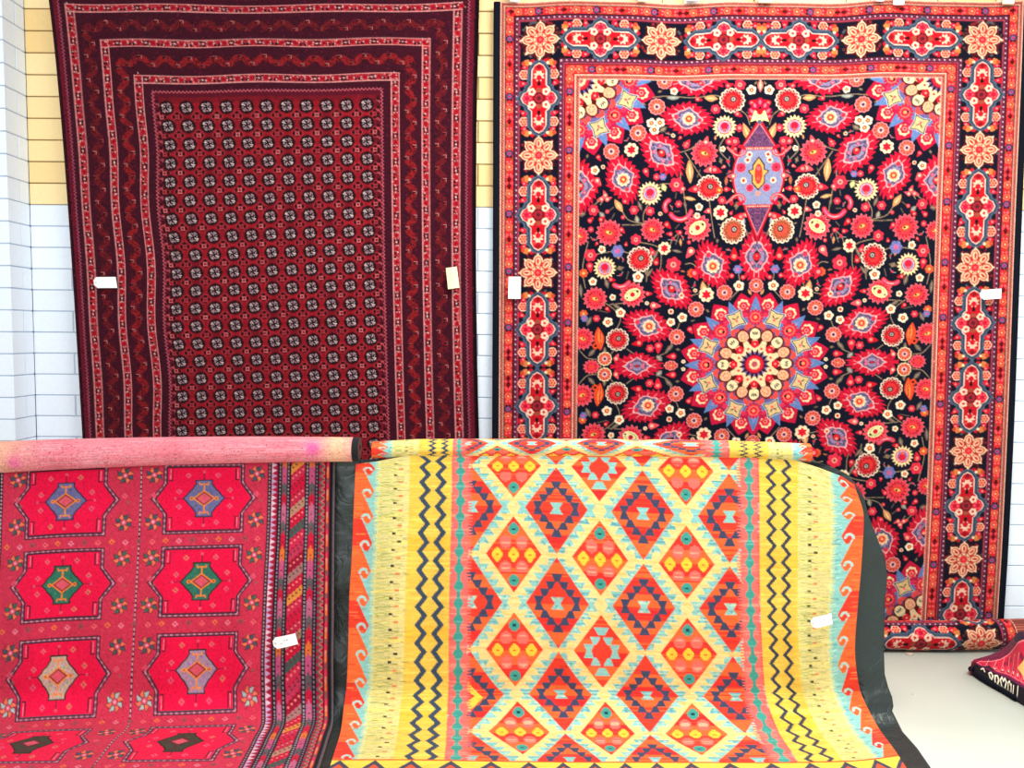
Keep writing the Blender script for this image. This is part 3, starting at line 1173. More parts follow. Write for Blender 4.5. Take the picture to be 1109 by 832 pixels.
        stem([I(*p) for p in pts])
        stem([I(*p) for p in pts], .4, (190, 160, 130))
    # leaves
    for x, y, l, w_, a, col in [(670, 223, 17, 7, 1.0, TAN), (747, 186, 26, 8, 1.5, TAN), (809, 144, 24, 8, 1.2, TAN), (770, 106, 15, 7, .1, TAN),
                                (762, 312, 16, 7, 1.4, TAN), (669, 274, 14, 7, 1.4, (196, 140, 100)), (719, 203, 9, 6, 1.2, (196, 190, 130)), (718, 140, 10, 6, -.6, LEAF),
                                (700, 340, 9, 4, .5, LEAF), (668, 332, 14, 4, .6, LEAF), (638, 348, 12, 5, 2, LEAF), (703, 296, 14, 3.5, 2.2, LEAF),
                                (699, 293, 13, 3.5, 1.4, LEAF), (710, 276, 16, 3.5, -1.1, LEAF), (641, 400, 12, 4, 1.6, LEAF), (641, 382, 12, 5, 2.3, LEAF),
                                (725, 377, 13, 5, -.8, LEAF), (714, 388, 9, 6, .8, (150, 140, 130)), (693, 223, 12, 4, 1.2, LEAF), (690, 238, 9, 5, 1.3, (150, 140, 120)),
                                (747, 215, 14, 4, .2, TAN), (742, 222, 10, 3, 1.4, LEAF), (795, 246, 9, 4, 1.1, (140, 150, 140)), (729, 105, 14, 5, 0, (150, 150, 140)),
                                (629, 315, 16, 4, 1.5, LEAF), (657, 307, 12, 5, 1.3, LEAF), (630, 232, 9, 6, 0, LEAF), (652, 233, 9, 5, .8, (150, 140, 130)),
                                (798, 122, 9, 3, 0, LEAF), (794, 138, 10, 4, 1, LEAF), (655, 380, 9, 4, 1.5, LEAF), (733, 272, 12, 3, .2, LEAF), (706, 272, 9, 3, .1, LEAF),
                                (696, 112, 8, 4, .4, LEAF), (805, 240, 12, 4, 1.5, (160, 165, 160)), (808, 252, 9, 3, 1.2, LEAF)]:
        X_, Y_ = I(x, y)
        c.leaf(X_, Y_, l, w_, a, col)
        c.leaf(X_, Y_, l * .7, w_ * .25, a, tuple(min(255, v_ + 45) for v_ in col))
    # palmettes
    for x, y, l, w_, a, k in [(771.5, 287, 50, 38, 1.17, 'C'), (727.5, 313, 52, 36, .77, 'B'), (701.5, 353, 53, 36, .36, 'C'), (690, 399, 56, 35, 0, 'B'),
                              (744.5, 128, 54, 36, .17, 'C'), (716.5, 166, 58, 37, .80, 'B'), (674.5, 193, 52, 36, 1.2, 'C'), (628, 202, 54, 40, 1.57, 'B'),
                              (753.5, 85, 66, 36, 0, 'B')]:
        X_, Y_ = I(x, y)
        palm(X_, Y_, l, w_, a, k, -1 if k == 'C' and x > 750 else -1)
    for x, y, r in [(793, 108.5, 13.5), (693, 281, 13.4), (768, 203.5, 13.4), (668.7, 368, 12.3)]:
        chrys(*I(x, y), r)
    chrys(*I(793.8, 250), 13.5, True)
    for x, y, r in [(711.4, 115, 8.8), (691, 144, 8.8), (662, 164, 8.4), (719.6, 87, 8), (784.7, 316.8, 8.2), (753.8, 335, 8.4), (733, 365, 8.4),
                    (726.6, 398.5, 8.0)]:
        rosette(*I(x, y), r)
    rosette(*I(655, 388.7), 7.6, CRM)
    for x, y, r, k in [(763, 166, 15, 0), (659.5, 252, 14.5, 0), (706.6, 249, 13, 0), (755.4, 247, 15, 1), (644.4, 323.6, 13.5, 0), (685, 319, 14.5, 1),
                       (640.6, 398.8, 10, 0), (631, 367, 13, 0), (628, 256, 10, 0)]:
        shag(*I(x, y), r, k)
    for x, y, r in [(784.7, 137.5, 12.5), (703.9, 209.5, 12.5), (655, 290.6, 12)]:
        spray(*I(x, y), r)
    for x, y, r, k in \
            [(a, b_, r_, 'W') for a, b_, r_ in [(705.5, 133, 5.4), (714.7, 132.5, 5.4), (708.7, 140.6, 5.4), (813.9, 97, 5.4), (672, 338.8, 5.5), (658.4, 349, 5.6),
                                                 (726.6, 349, 4.8), (739, 344, 5.4), (800.3, 309.5, 5.8), (690.9, 300.3, 6), (644.4, 184.5, 4.8), (642, 305, 4.5),
                                                 (663.5, 322, 3.5), (730, 97.5, 4.2), (755, 234, 3.4)]] + \
            [(a, b_, r_, 'w') for a, b_, r_ in [(683.8, 162.2, 7.8), (780.3, 230.5, 8), (765, 319, 8.4), (719.6, 269, 7), (738, 320, 3)]] + \
            [(a, b_, r_, 'D') for a, b_, r_ in [(801.4, 91.4, 6.3), (775, 118, 5.4), (732.5, 200, 7.8), (686.6, 227.8, 5), (704, 229, 5), (642.7, 228, 6),
                                                 (688.7, 259.7, 6), (639.5, 276.5, 7), (729.3, 286.8, 8.4), (711, 191.5, 3.6), (743, 157, 4), (782, 217, 4.6),
                                                 (801, 138.5, 4.4), (704, 377.5, 4.6), (796, 153, 5), (735, 221, 4), (646, 345, 4), (663, 93, 4)]] + \
            [(a, b_, r_, 'O') for a, b_, r_ in [(632, 296, 5), (749, 296, 5), (779, 206, 4), (632, 340, 4.5)]] + \
            [(a, b_, r_, 'B') for a, b_, r_ in [(718, 191.5, 3.8), (633, 345, 4), (669, 272, 7), (799, 292, 5)]]:
        small(*I(x, y), r, k)
    # scattered buds
    for x, y, l, a, k in [(751, 205, 12, 3.0, 0), (768, 184, 12, 2.9, 1), (776, 184.5, 12, .3, 0), (739, 206, 8, 2, 1), (745, 154, 8, -.9, 0), (765, 152, 10, -1.3, 1),
                          (795, 275, 14, -1.57, 2), (747, 274, 13, 2.2, 1), (753, 298, 13, 1.1, 0), (706, 272, 9, -2, 0), (711, 283, 9, -1.3, 2), (639, 290, 11, 1.4, 0),
                          (648, 197, 10, .9, 1), (655, 210, 8, -1.9, 1), (659, 215, 8, -.4, 1), (650, 216, 8, 2.9, 1), (678, 219, 8, .6, 0), (690, 372, 12, 3.0, 2),
                          (713, 377, 13, 1.6, 0), (668, 387, 9, -1.1, 1), (727, 386, 11, 3.1, 0), (703, 318, 8, 0, 0), (710, 331, 12, .1, 1), (800, 124, 9, .5, 0),
                          (791, 152, 11, -.8, 0), (760, 90, 8, .6, 0), (790, 92, 9, -.3, 0), (757, 107, 8, .2, 0), (800, 235, 12, 3.1, 2), (806, 233, 8, 3.1, 1),
                          (674, 250, 8, .8, 0), (700, 187, 10, 1.2, 0), (766, 229, 8, 2.9, 1), (788, 205, 8, 0, 0), (791, 299, 8, 3, 0), (806, 300, 8, -.3, 0),
                          (652, 237, 8, -.7, 2), (640, 238, 8, -.7, 0), (663, 303, 8, .2, 2), (748, 358, 9, 1, 0)]:
        bud(*I(x, y), l, a, k)
    # curled leaves
    for x, y, r, a0, a1, col in [(737, 226, 12, .3, 2.6, (232, 60, 66)), (728, 224, 8, 2.6, 4.2, (232, 60, 66)), (672, 300, 11, .6, 2.2, (226, 70, 66))]:
        X_, Y_ = I(x, y)
        pts = [(X_ + r * math.cos(a0 + (a1 - a0) * i / 10), Y_ + r * math.sin(a0 + (a1 - a0) * i / 10)) for i in range(11)]
        c.line(pts, 5.0, col)
        c.line(pts, 2.2, (206, 110, 150))
        c.line(pts[3:8], .9, (250, 190, 170))
    X_, Y_ = I(649, 367)
    c.leaf(X_, Y_, 27, 11, 1.45, (236, 90, 50))
    c.leaf(X_ + 1, Y_ - 1, 20, 5.5, 1.45, (248, 140, 80))
    c.disc(X_ - 4, Y_ + 8, 3.4, (236, 90, 50))
    c.disc(X_ - 4, Y_ + 8, 1.5, (40, 10, 14))
    c.line([(X_ + 1, Y_ - 8), (X_ + 2, Y_ + 7)], 1, (180, 40, 30))
    # fill what is still open with buds, leaves and tendrils
    navy = lin(NAVY).astype(np.float32)

    def free(x, y, r):
        for k in range(10):
            a = k * .628
            for f in (.5, 1):
                i = int((x + r * f * math.cos(a)) * 2.4)
                j = int((y + r * f * math.sin(a)) * 2.4)
                if not (0 <= i < c.w and 0 <= j < c.h) or abs(c.a[j, i] - navy).max() > .004:
                    return False
        return True
    # corner quarter-medallion first, then mirror handles the rest
    medal(86, 87)
    medal(CX, CY)
    for r_, tries in ((5.2, 2500), (4.0, 3500), (2.8, 4500)):
        for _ in range(tries):
            x, y = q.uniform(90, 276), q.uniform(90, 394)
            if free(x, y, r_ + 1.3):
                k = q.randrange(6)
                a = q.uniform(0, 6.28)
                if k == 0:
                    bud(x, y, r_ * 1.8, a, q.randrange(3))
                elif k == 1:
                    c.leaf(x, y, r_ * 2, r_ * .8, a, LEAF)
                    c.leaf(x, y, r_ * 1.2, r_ * .8, a + 1.1, (150, 128, 100))
                elif k == 2:
                    c.line([(x - r_ * math.cos(a), y - r_ * math.sin(a)), (x, y + 1), (x + r_ * math.cos(a + .7), y + r_ * math.sin(a + .7))], .8, (160, 150, 150))
                    c.disc(x, y, r_ * .35, (214, 60, 80))
                elif k == 3:
                    small(x, y, r_ * .8, q.choice('WDw'))
                elif k == 4:
                    c.leaf(x, y, r_ * 2, r_ * .7, a, q.choice([TAN, (190, 110, 80), LEAF]))
                else:
                    c.line([(x - r_ * math.cos(a), y - r_ * math.sin(a)), (x + r_ * math.cos(a), y + r_ * math.sin(a))], .9, LEAF)
    # axis motifs: palmette, hanging lantern shape, upper spray
    x = CX
    yv = lambda py: I(815, py)[1]
    palm(x, yv(278), 56, 38, math.pi / 2, 'B')
    rosette(x, yv(309), 7.6)
    c.poly([(x - 1.5, yv(317)), (x + 1.5, yv(317)), (x + 12, yv(330)), (x - 12, yv(330))], (206, 28, 74))
    # lantern
    y0, y1, y2, y3 = yv(134), yv(159), yv(222), yv(254)
    def lantern(e, col, colbody):
        c.poly([(x, y0 - 3 * e), (x + 17 + e, y1 + e * .3), (x - 17 - e, y1 + e * .3)], col)
        c.poly([(x, y3 + 3 * e), (x + 14 + e, y2 - e * .3), (x - 14 - e, y2 - e * .3)], col)
        pts = []
        for t in np.linspace(0, 1, 21):
            wd = 15 + 11.0 * math.sin(math.pi * t) ** .8 + e
            pts.append((x + wd, y1 + (y2 - y1) * t))
        for t in np.linspace(1, 0, 21):
            wd = 15 + 11.0 * math.sin(math.pi * t) ** .8 + e
            pts.append((x - wd, y1 + (y2 - y1) * t))
        c.poly(pts, colbody)
    lantern(3.4, BLK, BLK)
    lantern(2.6, (196, 26, 60), (196, 26, 60))
    lantern(.6, (244, 150, 150), (244, 150, 150))
    lantern(0, (112, 72, 104), (150, 152, 180))
    for k in range(500):
        a, b_ = q.uniform(-17, 17), q.uniform(0, 1)
        for ya, yb, wid in ((y0, y1, 17), (y3, y2, 14)):
            if abs(a) < wid * b_ - 1:
                c.rect(x + a - .5, ya + (yb - ya) * b_ - .8, x + a + .4, ya + (yb - ya) * b_ + .8, q.choice([(90, 50, 90), (150, 96, 130), (128, 90, 130)]))
    for yy, hw in ((y1, 17), (y2, 14)):
        c.rect(x - hw, yy, x + hw, yy + 3.4, (196, 44, 60))
        for k in range(int(hw)):
            c.rect(x - hw + 1 + k * 2, yy + 1, x - hw + 2.1 + k * 2, yy + 2.4, (248, 214, 190))
    ym = (y1 + y2) / 2 - 2
    c.poly([(x, ym - 19), (x + 6.6, ym - 10), (x + 6.6, ym - 5), (x + 12, ym - 3.5), (x + 7, ym + 2), (x + 7, ym + 10), (x, ym + 18), (x - 7, ym + 10), (x - 7, ym + 2), (x - 12, ym - 3.5), (x - 6.6, ym - 5), (x - 6.6, ym - 10)], (22, 18, 24))
    c.poly([(x, ym - 17), (x + 5.4, ym - 9), (x + 5.4, ym - 4.4), (x + 10, ym - 3), (x + 5.8, ym + 2), (x + 5.8, ym + 9.4), (x, ym + 16), (x - 5.8, ym + 9.4), (x - 5.8, ym + 2), (x - 10, ym - 3), (x - 5.4, ym - 4.4), (x - 5.4, ym - 9)], (240, 176, 100))
    c.disc(x, ym, 4.2, (236, 70, 54), 11)
    c.disc(x, ym - 6, 2.2, (246, 120, 120))
    c.disc(x, ym + 5, 2, (246, 110, 90))
    c.disc(x, ym + 21, 2.6, (230, 150, 130))
    for sx_ in (-1, 1):
        for ox, oy, r in ((19, -7, 5.4), (9, 15, 4.2)):
            c.flower(x + sx_ * ox, ym + oy, r, 8, .12, (236, 66, 92))
            c.disc(x + sx_ * ox, ym + oy, r * .3, (170, 20, 60))
        for ox, oy in ((10, -21), (16, 7), (12, -15)):
            small(x + sx_ * ox, ym + oy, 3.4, 'w')
        # scrolls beside
        for yy, s2 in ((ym - 27, 1), (ym + 29, -1)):
            pts = [(x + sx_ * (22 + 7 * math.cos(t)), yy + s2 * 6 * math.sin(t) + s2 * t * .6) for t in np.linspace(-.5, 4.6, 16)]
            c.line(pts, 3.4, (206, 34, 64))
            c.line(pts[2:12], 1.1, (248, 170, 160))
            c.line([(x + sx_ * 29, yy + s2 * 3), (x + sx_ * 34, yy - s2 * 2)], 2.2, (232, 120, 120))
        bud(x + sx_ * 29, ym + 2, 10, 0 if sx_ > 0 else math.pi, 1)
    # spray above the lantern
    yy = yv(126)
    for k, (ox, oy, r) in enumerate([(0, -16, 5), (5, -12, 5), (-5, -12, 5), (8, -6, 5), (-8, -6, 5), (9, 0, 4), (-9, 0, 4)]):
        c.flower(x + ox, yy + oy, r, 7, .2, (196, 22, 66))
        c.leaf(x + ox * 1.1, yy + oy, r * 1.2, r * .6, math.atan2(oy - 4, ox + .01), (242, 130, 150))
    c.poly([(x - 10, yy + 6), (x - 5.5, yy - 7), (x, yy - 3), (x + 5.5, yy - 7), (x + 10, yy + 6), (x + 4, yy + 4), (x, yy + 9), (x - 4, yy + 4)], (250, 228, 164))
    c.disc(x, yy - 5, 3.2, (220, 34, 50))
    c.disc(x, yy + 6, 2.4, GRY)
    c.leaf(x, yv(92), 15, 6, math.pi / 2, (244, 130, 120))
    c.leaf(x, yv(92), 12, 2.2, math.pi / 2, (250, 200, 170))
    # medallion again over the neighbours' rims
    medal(CX, CY)
    # four-fold symmetry of the field: upper left quarter copied
    n0y, n0x = int(86 * 2.4), int(86 * 2.4)
    cy, cx = int(CY * 2.4), int(CX * 2.4)
    Q = c.a[n0y:cy, n0x:cx].copy()
    c.a[n0y:cy, cx:cx + Q.shape[1]] = Q[:, ::-1]
    Q2 = c.a[n0y:cy, n0x:cx + Q.shape[1]].copy()
    c.a[cy:cy + Q2.shape[0], n0x:cx + Q.shape[1]] = Q2[::-1]

    # ---------------- border, drawn on the left side and on the top, then mirrored
    def ring(s0, s1, col):
        c.rect(s0, s0, W - s0, s1, col)
        c.rect(s0, Hh - s1, W - s0, Hh - s0, col)
        c.rect(s0, s0, s1, Hh - s0, col)
        c.rect(W - s1, s0, W - s0, Hh - s0, col)

    def xy(side, t, d):
        """t along the border, d distance from the outer edge"""
        return (d, t) if side == 0 else (t, d)
    ring(0, 86, NAVY)
    for s0, s1 in ((0, 5.2), (80.6, 86)):
        ring(s0, s1, (228, 140, 122))
        ring(s0, s0 + .7, (250, 206, 184))
        ring(s1 - .7, s1, (250, 206, 184))
    ring(5.2, 6.1, (70, 10, 22))
    ring(79.7, 80.6, (120, 20, 34))
    for s0, s1 in ((6.1, 14.6), (70.4, 79.7)):
        ring(s0, s1, (224, 56, 58))
    for s0 in (14.6, 62.6):
        ring(s0, s0 + 1.1, (60, 10, 24))
        ring(s0 + 1.1, s0 + 7.2, (116, 52, 78))
        ring(s0 + 5.6, s0 + 6.4, (206, 84, 100))
        ring(s0 + 6.9, s0 + 7.8, (60, 8, 22))
    for side, Ln in ((0, Hh), (1, W)):
        half = Ln / 2
        # small zigzag stripes
        for d in (2.6, 83.3):
            k = 0
            t = d
            pts = []
            while t < half:
                pts.append(xy(side, t, d + (1.0 if k % 2 else -1.0)))
                t += 1.5
                k += 1
            c.line(pts, .8, (96, 24, 30))
        # dotted plum bands
        for d in (18.6, 66.0):
            t = d
            while t < half:
                c.disc(*xy(side, t, d - .6), .85, (220, 186, 196))
                t += 5.6
        # floral red bands
        for d, wd, ph in ((10.3, 3.6, 0), (75.0, 4.2, 4)):
            t = d + 2
            k = 0
            while t < half + 3:
                ph_ = (t + ph) % 62.4
                if abs(ph_ - 40) < 4.2:
                    a, b_ = xy(side, t, d)
                    c.disc(a, b_, 4.2, (96, 58, 92))
                    c.disc(a, b_, 2.6, (134, 110, 150))
                    c.disc(*xy(side, t, d), 1.4, (206, 40, 86))
                    c.disc(*xy(side, t + 3.6, d + 2), 1.3, (70, 20, 40))
                    c.disc(*xy(side, t + 3.6, d - 2), 1.3, (70, 20, 40))
                    t += 8.6
                elif abs(ph_ - 9) < 3.8:
                    c.disc(*xy(side, t - 1.5, d), 2.6, (120, 14, 30))
                    c.disc(*xy(side, t + 1, d), 1.4, (70, 10, 20))
                    c.disc(*xy(side, t - 3.6, d + 2.8), 1.7, (244, 90, 96))
                    c.disc(*xy(side, t - 3.6, d - 2.8), 1.7, (244, 90, 96))
                    c.disc(*xy(side, t + 3.0, d - 2.4), 1.2, (150, 120, 80))
                    t += 7.0
                elif 18 < ph_ < 62 and k % 3 != 2:
                    a, b_ = xy(side, t, d)
                    c.flower(a, b_, 4.1, 5, .25, (240, 150, 112), rot=k * .7)
                    c.flower(a, b_, 3.3, 5, .22, (238, 88, 76), rot=k * .7)
                    c.disc(a, b_, 1.0, (250, 200, 150))
                    t += 8.0
                else:
                    for o in (-1.8, 1.8):
                        a, b_ = xy(side, t, d + o)
                        c.disc(a, b_, 2.2, (238, 50, 66))
                        c.disc(a, b_, 1.0, (252, 140, 130))
                    c.disc(*xy(side, t + 2.6, d), .9, (130, 30, 30))
                    c.disc(*xy(side, t - 2.6, d + q.choice([-3, 3])), 1.3, (150, 96, 60))
                    t += 5.6
                k += 1

        # main band
        def rosett(t, d=42.0):
            x, y = xy(side, t, d)
            c.flower(x, y, 20.5, 8, .15, (110, 14, 34), rot=math.pi / 8 * 0)
            for i in range(8):
                a = i * math.pi / 4
                px_, py_ = x + 12.4 * math.cos(a), y + 12.4 * math.sin(a)
                c.disc(px_, py_, 6.9, (250, 214, 178), 5.2, a)
                c.drop(px_ + 4.6 * math.cos(a), py_ + 4.6 * math.sin(a), 9, 5, a, (250, 214, 178))
                c.disc(px_, py_, 5.7, (196, 62, 62), 4.1, a)
                c.disc(px_ + .3, py_, 4.9, (232, 158, 124), 3.3, a)
                c.disc(px_ + .3, py_, 3.9, (248, 208, 172), 2.3, a)
                c.leaf(px_, py_, 7.0, 2.6, a, (200, 50, 58))
            for i in range(8):
                a = (i + .5) * math.pi / 4
                c.leaf(x + 9 * math.cos(a), y + 9 * math.sin(a), 8, 2.2, a, (196, 60, 56))
            c.flower(x, y, 5.6, 8, .15, (248, 190, 150))
            c.flower(x, y, 4.6, 8, .12, (232, 56, 70))
            c.disc(x, y, 1.5, (240, 110, 110))

        def cart(t, d=42.0):
            def rel(a, b_):       # a along the border, b across
                return xy(side, t + a, d + b_)

            def outline(e):
                P_ = [(-38 - e, 0), (-35.5 - e * .8, 4.5), (-30, 8 + e), (-14, 8.2 + e), (-11.5 - e * .3, 11 + e), (-7.5, 12.5 + e), (-5, 17 + e), (0, 19.5 + e),
                      (5, 17 + e), (7.5, 12.5 + e), (11.5 + e * .3, 11 + e), (14, 8.2 + e), (30, 8 + e), (35.5 + e * .8, 4.5), (38 + e, 0)]
                P_ += [(a, -b_) for a, b_ in P_[::-1][1:-1]]
                return [rel(a, b_) for a, b_ in P_]
            # scalloped slate rim
            O_ = outline(2.0)
            for i in range(len(O_)):
                a, b_ = O_[i], O_[(i + 1) % len(O_)]
                L_ = math.hypot(a[0] - b_[0], a[1] - b_[1])
                n = max(1, int(round(L_ / 4)))
                for k in range(n):
                    c.disc(a[0] + (b_[0] - a[0]) * k / n, a[1] + (b_[1] - a[1]) * k / n, 3.0, GRY)
            c.poly(outline(2.0), (92, 108, 126))
            c.line(outline(2.0) + [outline(2.0)[0]], .8, (44, 56, 70))
            c.poly(outline(0.2), (250, 214, 196))
            c.poly(outline(-.9), (206, 26, 48))
            for sa in (-1, 1):
                c.disc(*rel(0, sa * 12.8), 5.2, (238, 56, 82))
                c.disc(*rel(0, sa * 12.8), 2.2, (206, 26, 70))
                for i in range(6):
                    a = i * 1.047
                    z = rel(0, sa * 12.8)
                    c.disc(z[0] + 3.6 * math.cos(a), z[1] + 3.6 * math.sin(a), .8, (250, 130, 130))
                for sb in (-1, 1):
                    z = rel(sa * 7, sb * 7.6)
                    c.flower(*z, 4.2, 5, .2, (250, 216, 190))
                    c.disc(*z, 1.6, (214, 60, 60))
                # arms
                z = rel(sa * 24, 0)
                c.flower(*z, 6.2, 8, .42, (250, 206, 180), spiky=True)
                c.disc(*rel(sa * 22, 0), 3.0, (214, 30, 56))
                c.disc(*rel(sa * 27.5, 0), 1.6, (250, 206, 180))
                c.drop(*rel(sa * 16.4, 0), 6, 3.6, (0 if side else math.pi / 2) + (math.pi if sa < 0 else 0), (20, 10, 14))
                c.disc(*rel(sa * 33.5, 0), 2.4, (160, 14, 34))
                for sb in (-1, 1):
                    c.disc(*rel(sa * 30, sb * 4.4), 1.5, (236, 90, 90))
                c.disc(*rel(sa * 8.6, 0), 2.8, (176, 90, 70))
            c.disc(*rel(0, 0), 6.3, (92, 12, 34))
            c.flower(*rel(0, 0), 5.3, 8, .12, (170, 50, 62))
            c.disc(*rel(0, 0), 2.2, (110, 30, 50))

        def between(t0, a_kind):
            """little flowers round a cartouche"""
            for sa in (-1, 1):
                for sb in (-1, 1):
                    z = xy(side, t0 + sa * 25.5, 42 + sb * 16)
                    c.flower(*z, 5.4, 6, .1, (250, 200, 176))
                    c.flower(*z, 4.3, 6, .15, (214, 60, 66))
                    c.petals(*z, .8, 3.6, 6, .7, (248, 170, 130))
                    for aa, bb, l in ((16.0, 17.0, 9), (33.5, 15.5, 7.5)):
                        z = xy(side, t0 + sa * aa, 42 + sb * bb)
                        c.drop(*z, l, 6, q.uniform(0, 6.28), (220, 32, 60))
                        c.disc(*z, 1.2, (250, 150, 150))
                    z = xy(side, t0 + sa * 39.5, 42 + sb * 7.0)
                    c.disc(*z, 2.7, (208, 26, 50))
                    z = xy(side, t0 + sa * 38.3, 42 + sb * 13.0)
                    c.flower(*z, 3.7, 5, .2, (222, 140, 84))
                    z = xy(side, t0 + sa * 37.5, 42 + sb * 16.6)
                    c.disc(*z, 2.2, (214, 90, 60))
                    z = xy(side, t0 + sa * 37.6, 42 + sb * 9.4)
                    c.disc(*z, 1.5, (250, 226, 190))
        if side == 0:
            carts, ross = [105, 230, 355], [43, 167, 292]
        else:
            carts, ross = [107.6, 239.5], [43, 172.8]
        for t in ross:
            # dark red ground flecks near a rosette
            for k in range(26):
                a = q.uniform(0, 6.28)
                z = xy(side, t + 22 * math.cos(a), 42 + 20 * math.sin(a))
                if abs(z[1 if side else 0] - 42) < 20:
                    c.disc(*z, 1.5, q.choice([(70, 10, 26), (110, 60, 50), (150, 40, 50), (90, 96, 100)]))
        for t in carts:
            between(t, 0)
        for t in carts:
            cart(t)
        for t in ross:
            rosett(t)
    # mirror the frame (everything outside the field)
    hw_, hh_ = c.w // 2, c.h // 2
    f = int(86 * 2.4)
    left = c.a[:, :f].copy()
    # top and bottom bands
    top = c.a[:f, :hw_].copy()
    c.a[:f, c.w - hw_:] = top[:, ::-1]
    side_top = c.a[:hh_, :f].copy()
    c.a[:hh_, c.w - f:] = side_top[:, ::-1]
    c.a[c.h - f:, :] = c.a[:f, :][::-1]
    c.a[c.h - hh_:, :f] = c.a[:hh_, :f][::-1]
    c.a[c.h - hh_:, c.w - f:] = c.a[:hh_, c.w - f:][::-1]
    jitter(c, .17, 0, 9, 1.24, .88)
    return c


per = persian_chart()
u = np.linspace(0, 560, int(560 * DEN) + 1)
v = np.linspace(0, 704, int(704 * DEN) + 1)
P = hang(u, v, per_map, YW - .035, .006, 5)
UU, VV = np.meshgrid(u, v)
C = per.sample(UU, VV)
# the very bottom eases forward onto the roll
zb = P[..., 2]
hang_r = empty('hanging_carpet', (float(P[-1, 340, 0]), YW - .08, 0.0),
               'navy floral carpet with round medallion and red borders, hung on the wall at right', 'carpet')
adopt(cloth('pile', P, C, MW, None, .008, lin((120, 40, 50)), np.array([0, .009, 0])), hang_r)
side_binding('side_binding', P, -1, .031, hang_r)
side_binding('side_binding', P, 1, .034, hang_r)
TOPROW = P[0].copy()


def roll_mesh(name, centre, radius, x_par, turns, colour_fn, mat, parent, nseg=96, thick=.008, start=0.0, sgn=1):
    """a rolled-up end: spiral section swept along X. centre(x)->(Y,Z), colour_fn(x index array, angle array)->colours"""
    nx = len(x_par)
    n = int(nseg * turns)
    ang = start + sgn * np.linspace(0, 2 * math.pi * turns, n)
    rad = radius - np.linspace(0, turns, n) * thick * 1.25
    rad = np.maximum(rad, .006)
    cen = np.array([centre(x) for x in x_par])
    rs = np.array([centre(x)[2] if len(centre(x)) > 2 else 1.0 for x in x_par])
    Y = cen[:, 0][None] - np.cos(ang)[:, None] * rad[:, None] * rs[None]
    Z = cen[:, 1][None] + np.sin(ang)[:, None] * rad[:, None] * rs[None]
    X = np.broadcast_to(np.asarray(x_par)[None], Y.shape)
    P_ = np.stack([X, Y, Z], -1)
    I_, A_ = np.meshgrid(np.arange(nx), ang - start)
    Cc = colour_fn(np.asarray(x_par)[I_], np.abs(A_), P_)
    # inward thickness
    T = np.stack([np.zeros_like(Y), np.cos(ang)[:, None] * np.ones_like(Y) * thick, -np.sin(ang)[:, None] * np.ones_like(Y) * thick], -1)
    o = cloth(name, P_, Cc, mat, None, thick, lin((120, 50, 50)), T)
    adopt(o, parent)
    return o


# rolled-up lower end lying on the floor along the wall
RR = .066
RY = 3.70


def floor_roll_c(x):
    k = max(0.0, (x - 2.0)) * .035
    return (RY - .0 + k, RR * (1 + .0) + .001 + k * .5, 1.0 + .08 * math.tanh((x - 1.2)))


def floor_roll_col(X, A, P_):
    # charted from the carpet's own lower border, seen upside down on the roll
    x65 = float(on_y(np.array(1065.), np.array(690.), RY - RR)[0])
    Uc = 518 + (X - x65) * 232.0
    Vc = 766 - A * RR * 238.0
    return per.sample(np.clip(Uc, 2, 557), np.clip(Vc, 1, 794))


xr = np.linspace(float(P[-1, 0, 0]) - .02, 2.62, 760)
roll_mesh('rolled_end', floor_roll_c, RR, xr, 2.4, floor_roll_col, MW, hang_r, 110, .009, -1.1, 1)
del P, C, UU, VV
# ------------------------------------------------------------------ flat-woven kilim with diamonds, draped over the rack
PROF_K = front_profile(3.03, 1.04, 2.99, .12, .014)
PROF_R = front_profile(3.035, 1.05, 2.985, .10, .020)
PROF_P = front_profile(3.064, .972, 3.035, .11, .004)


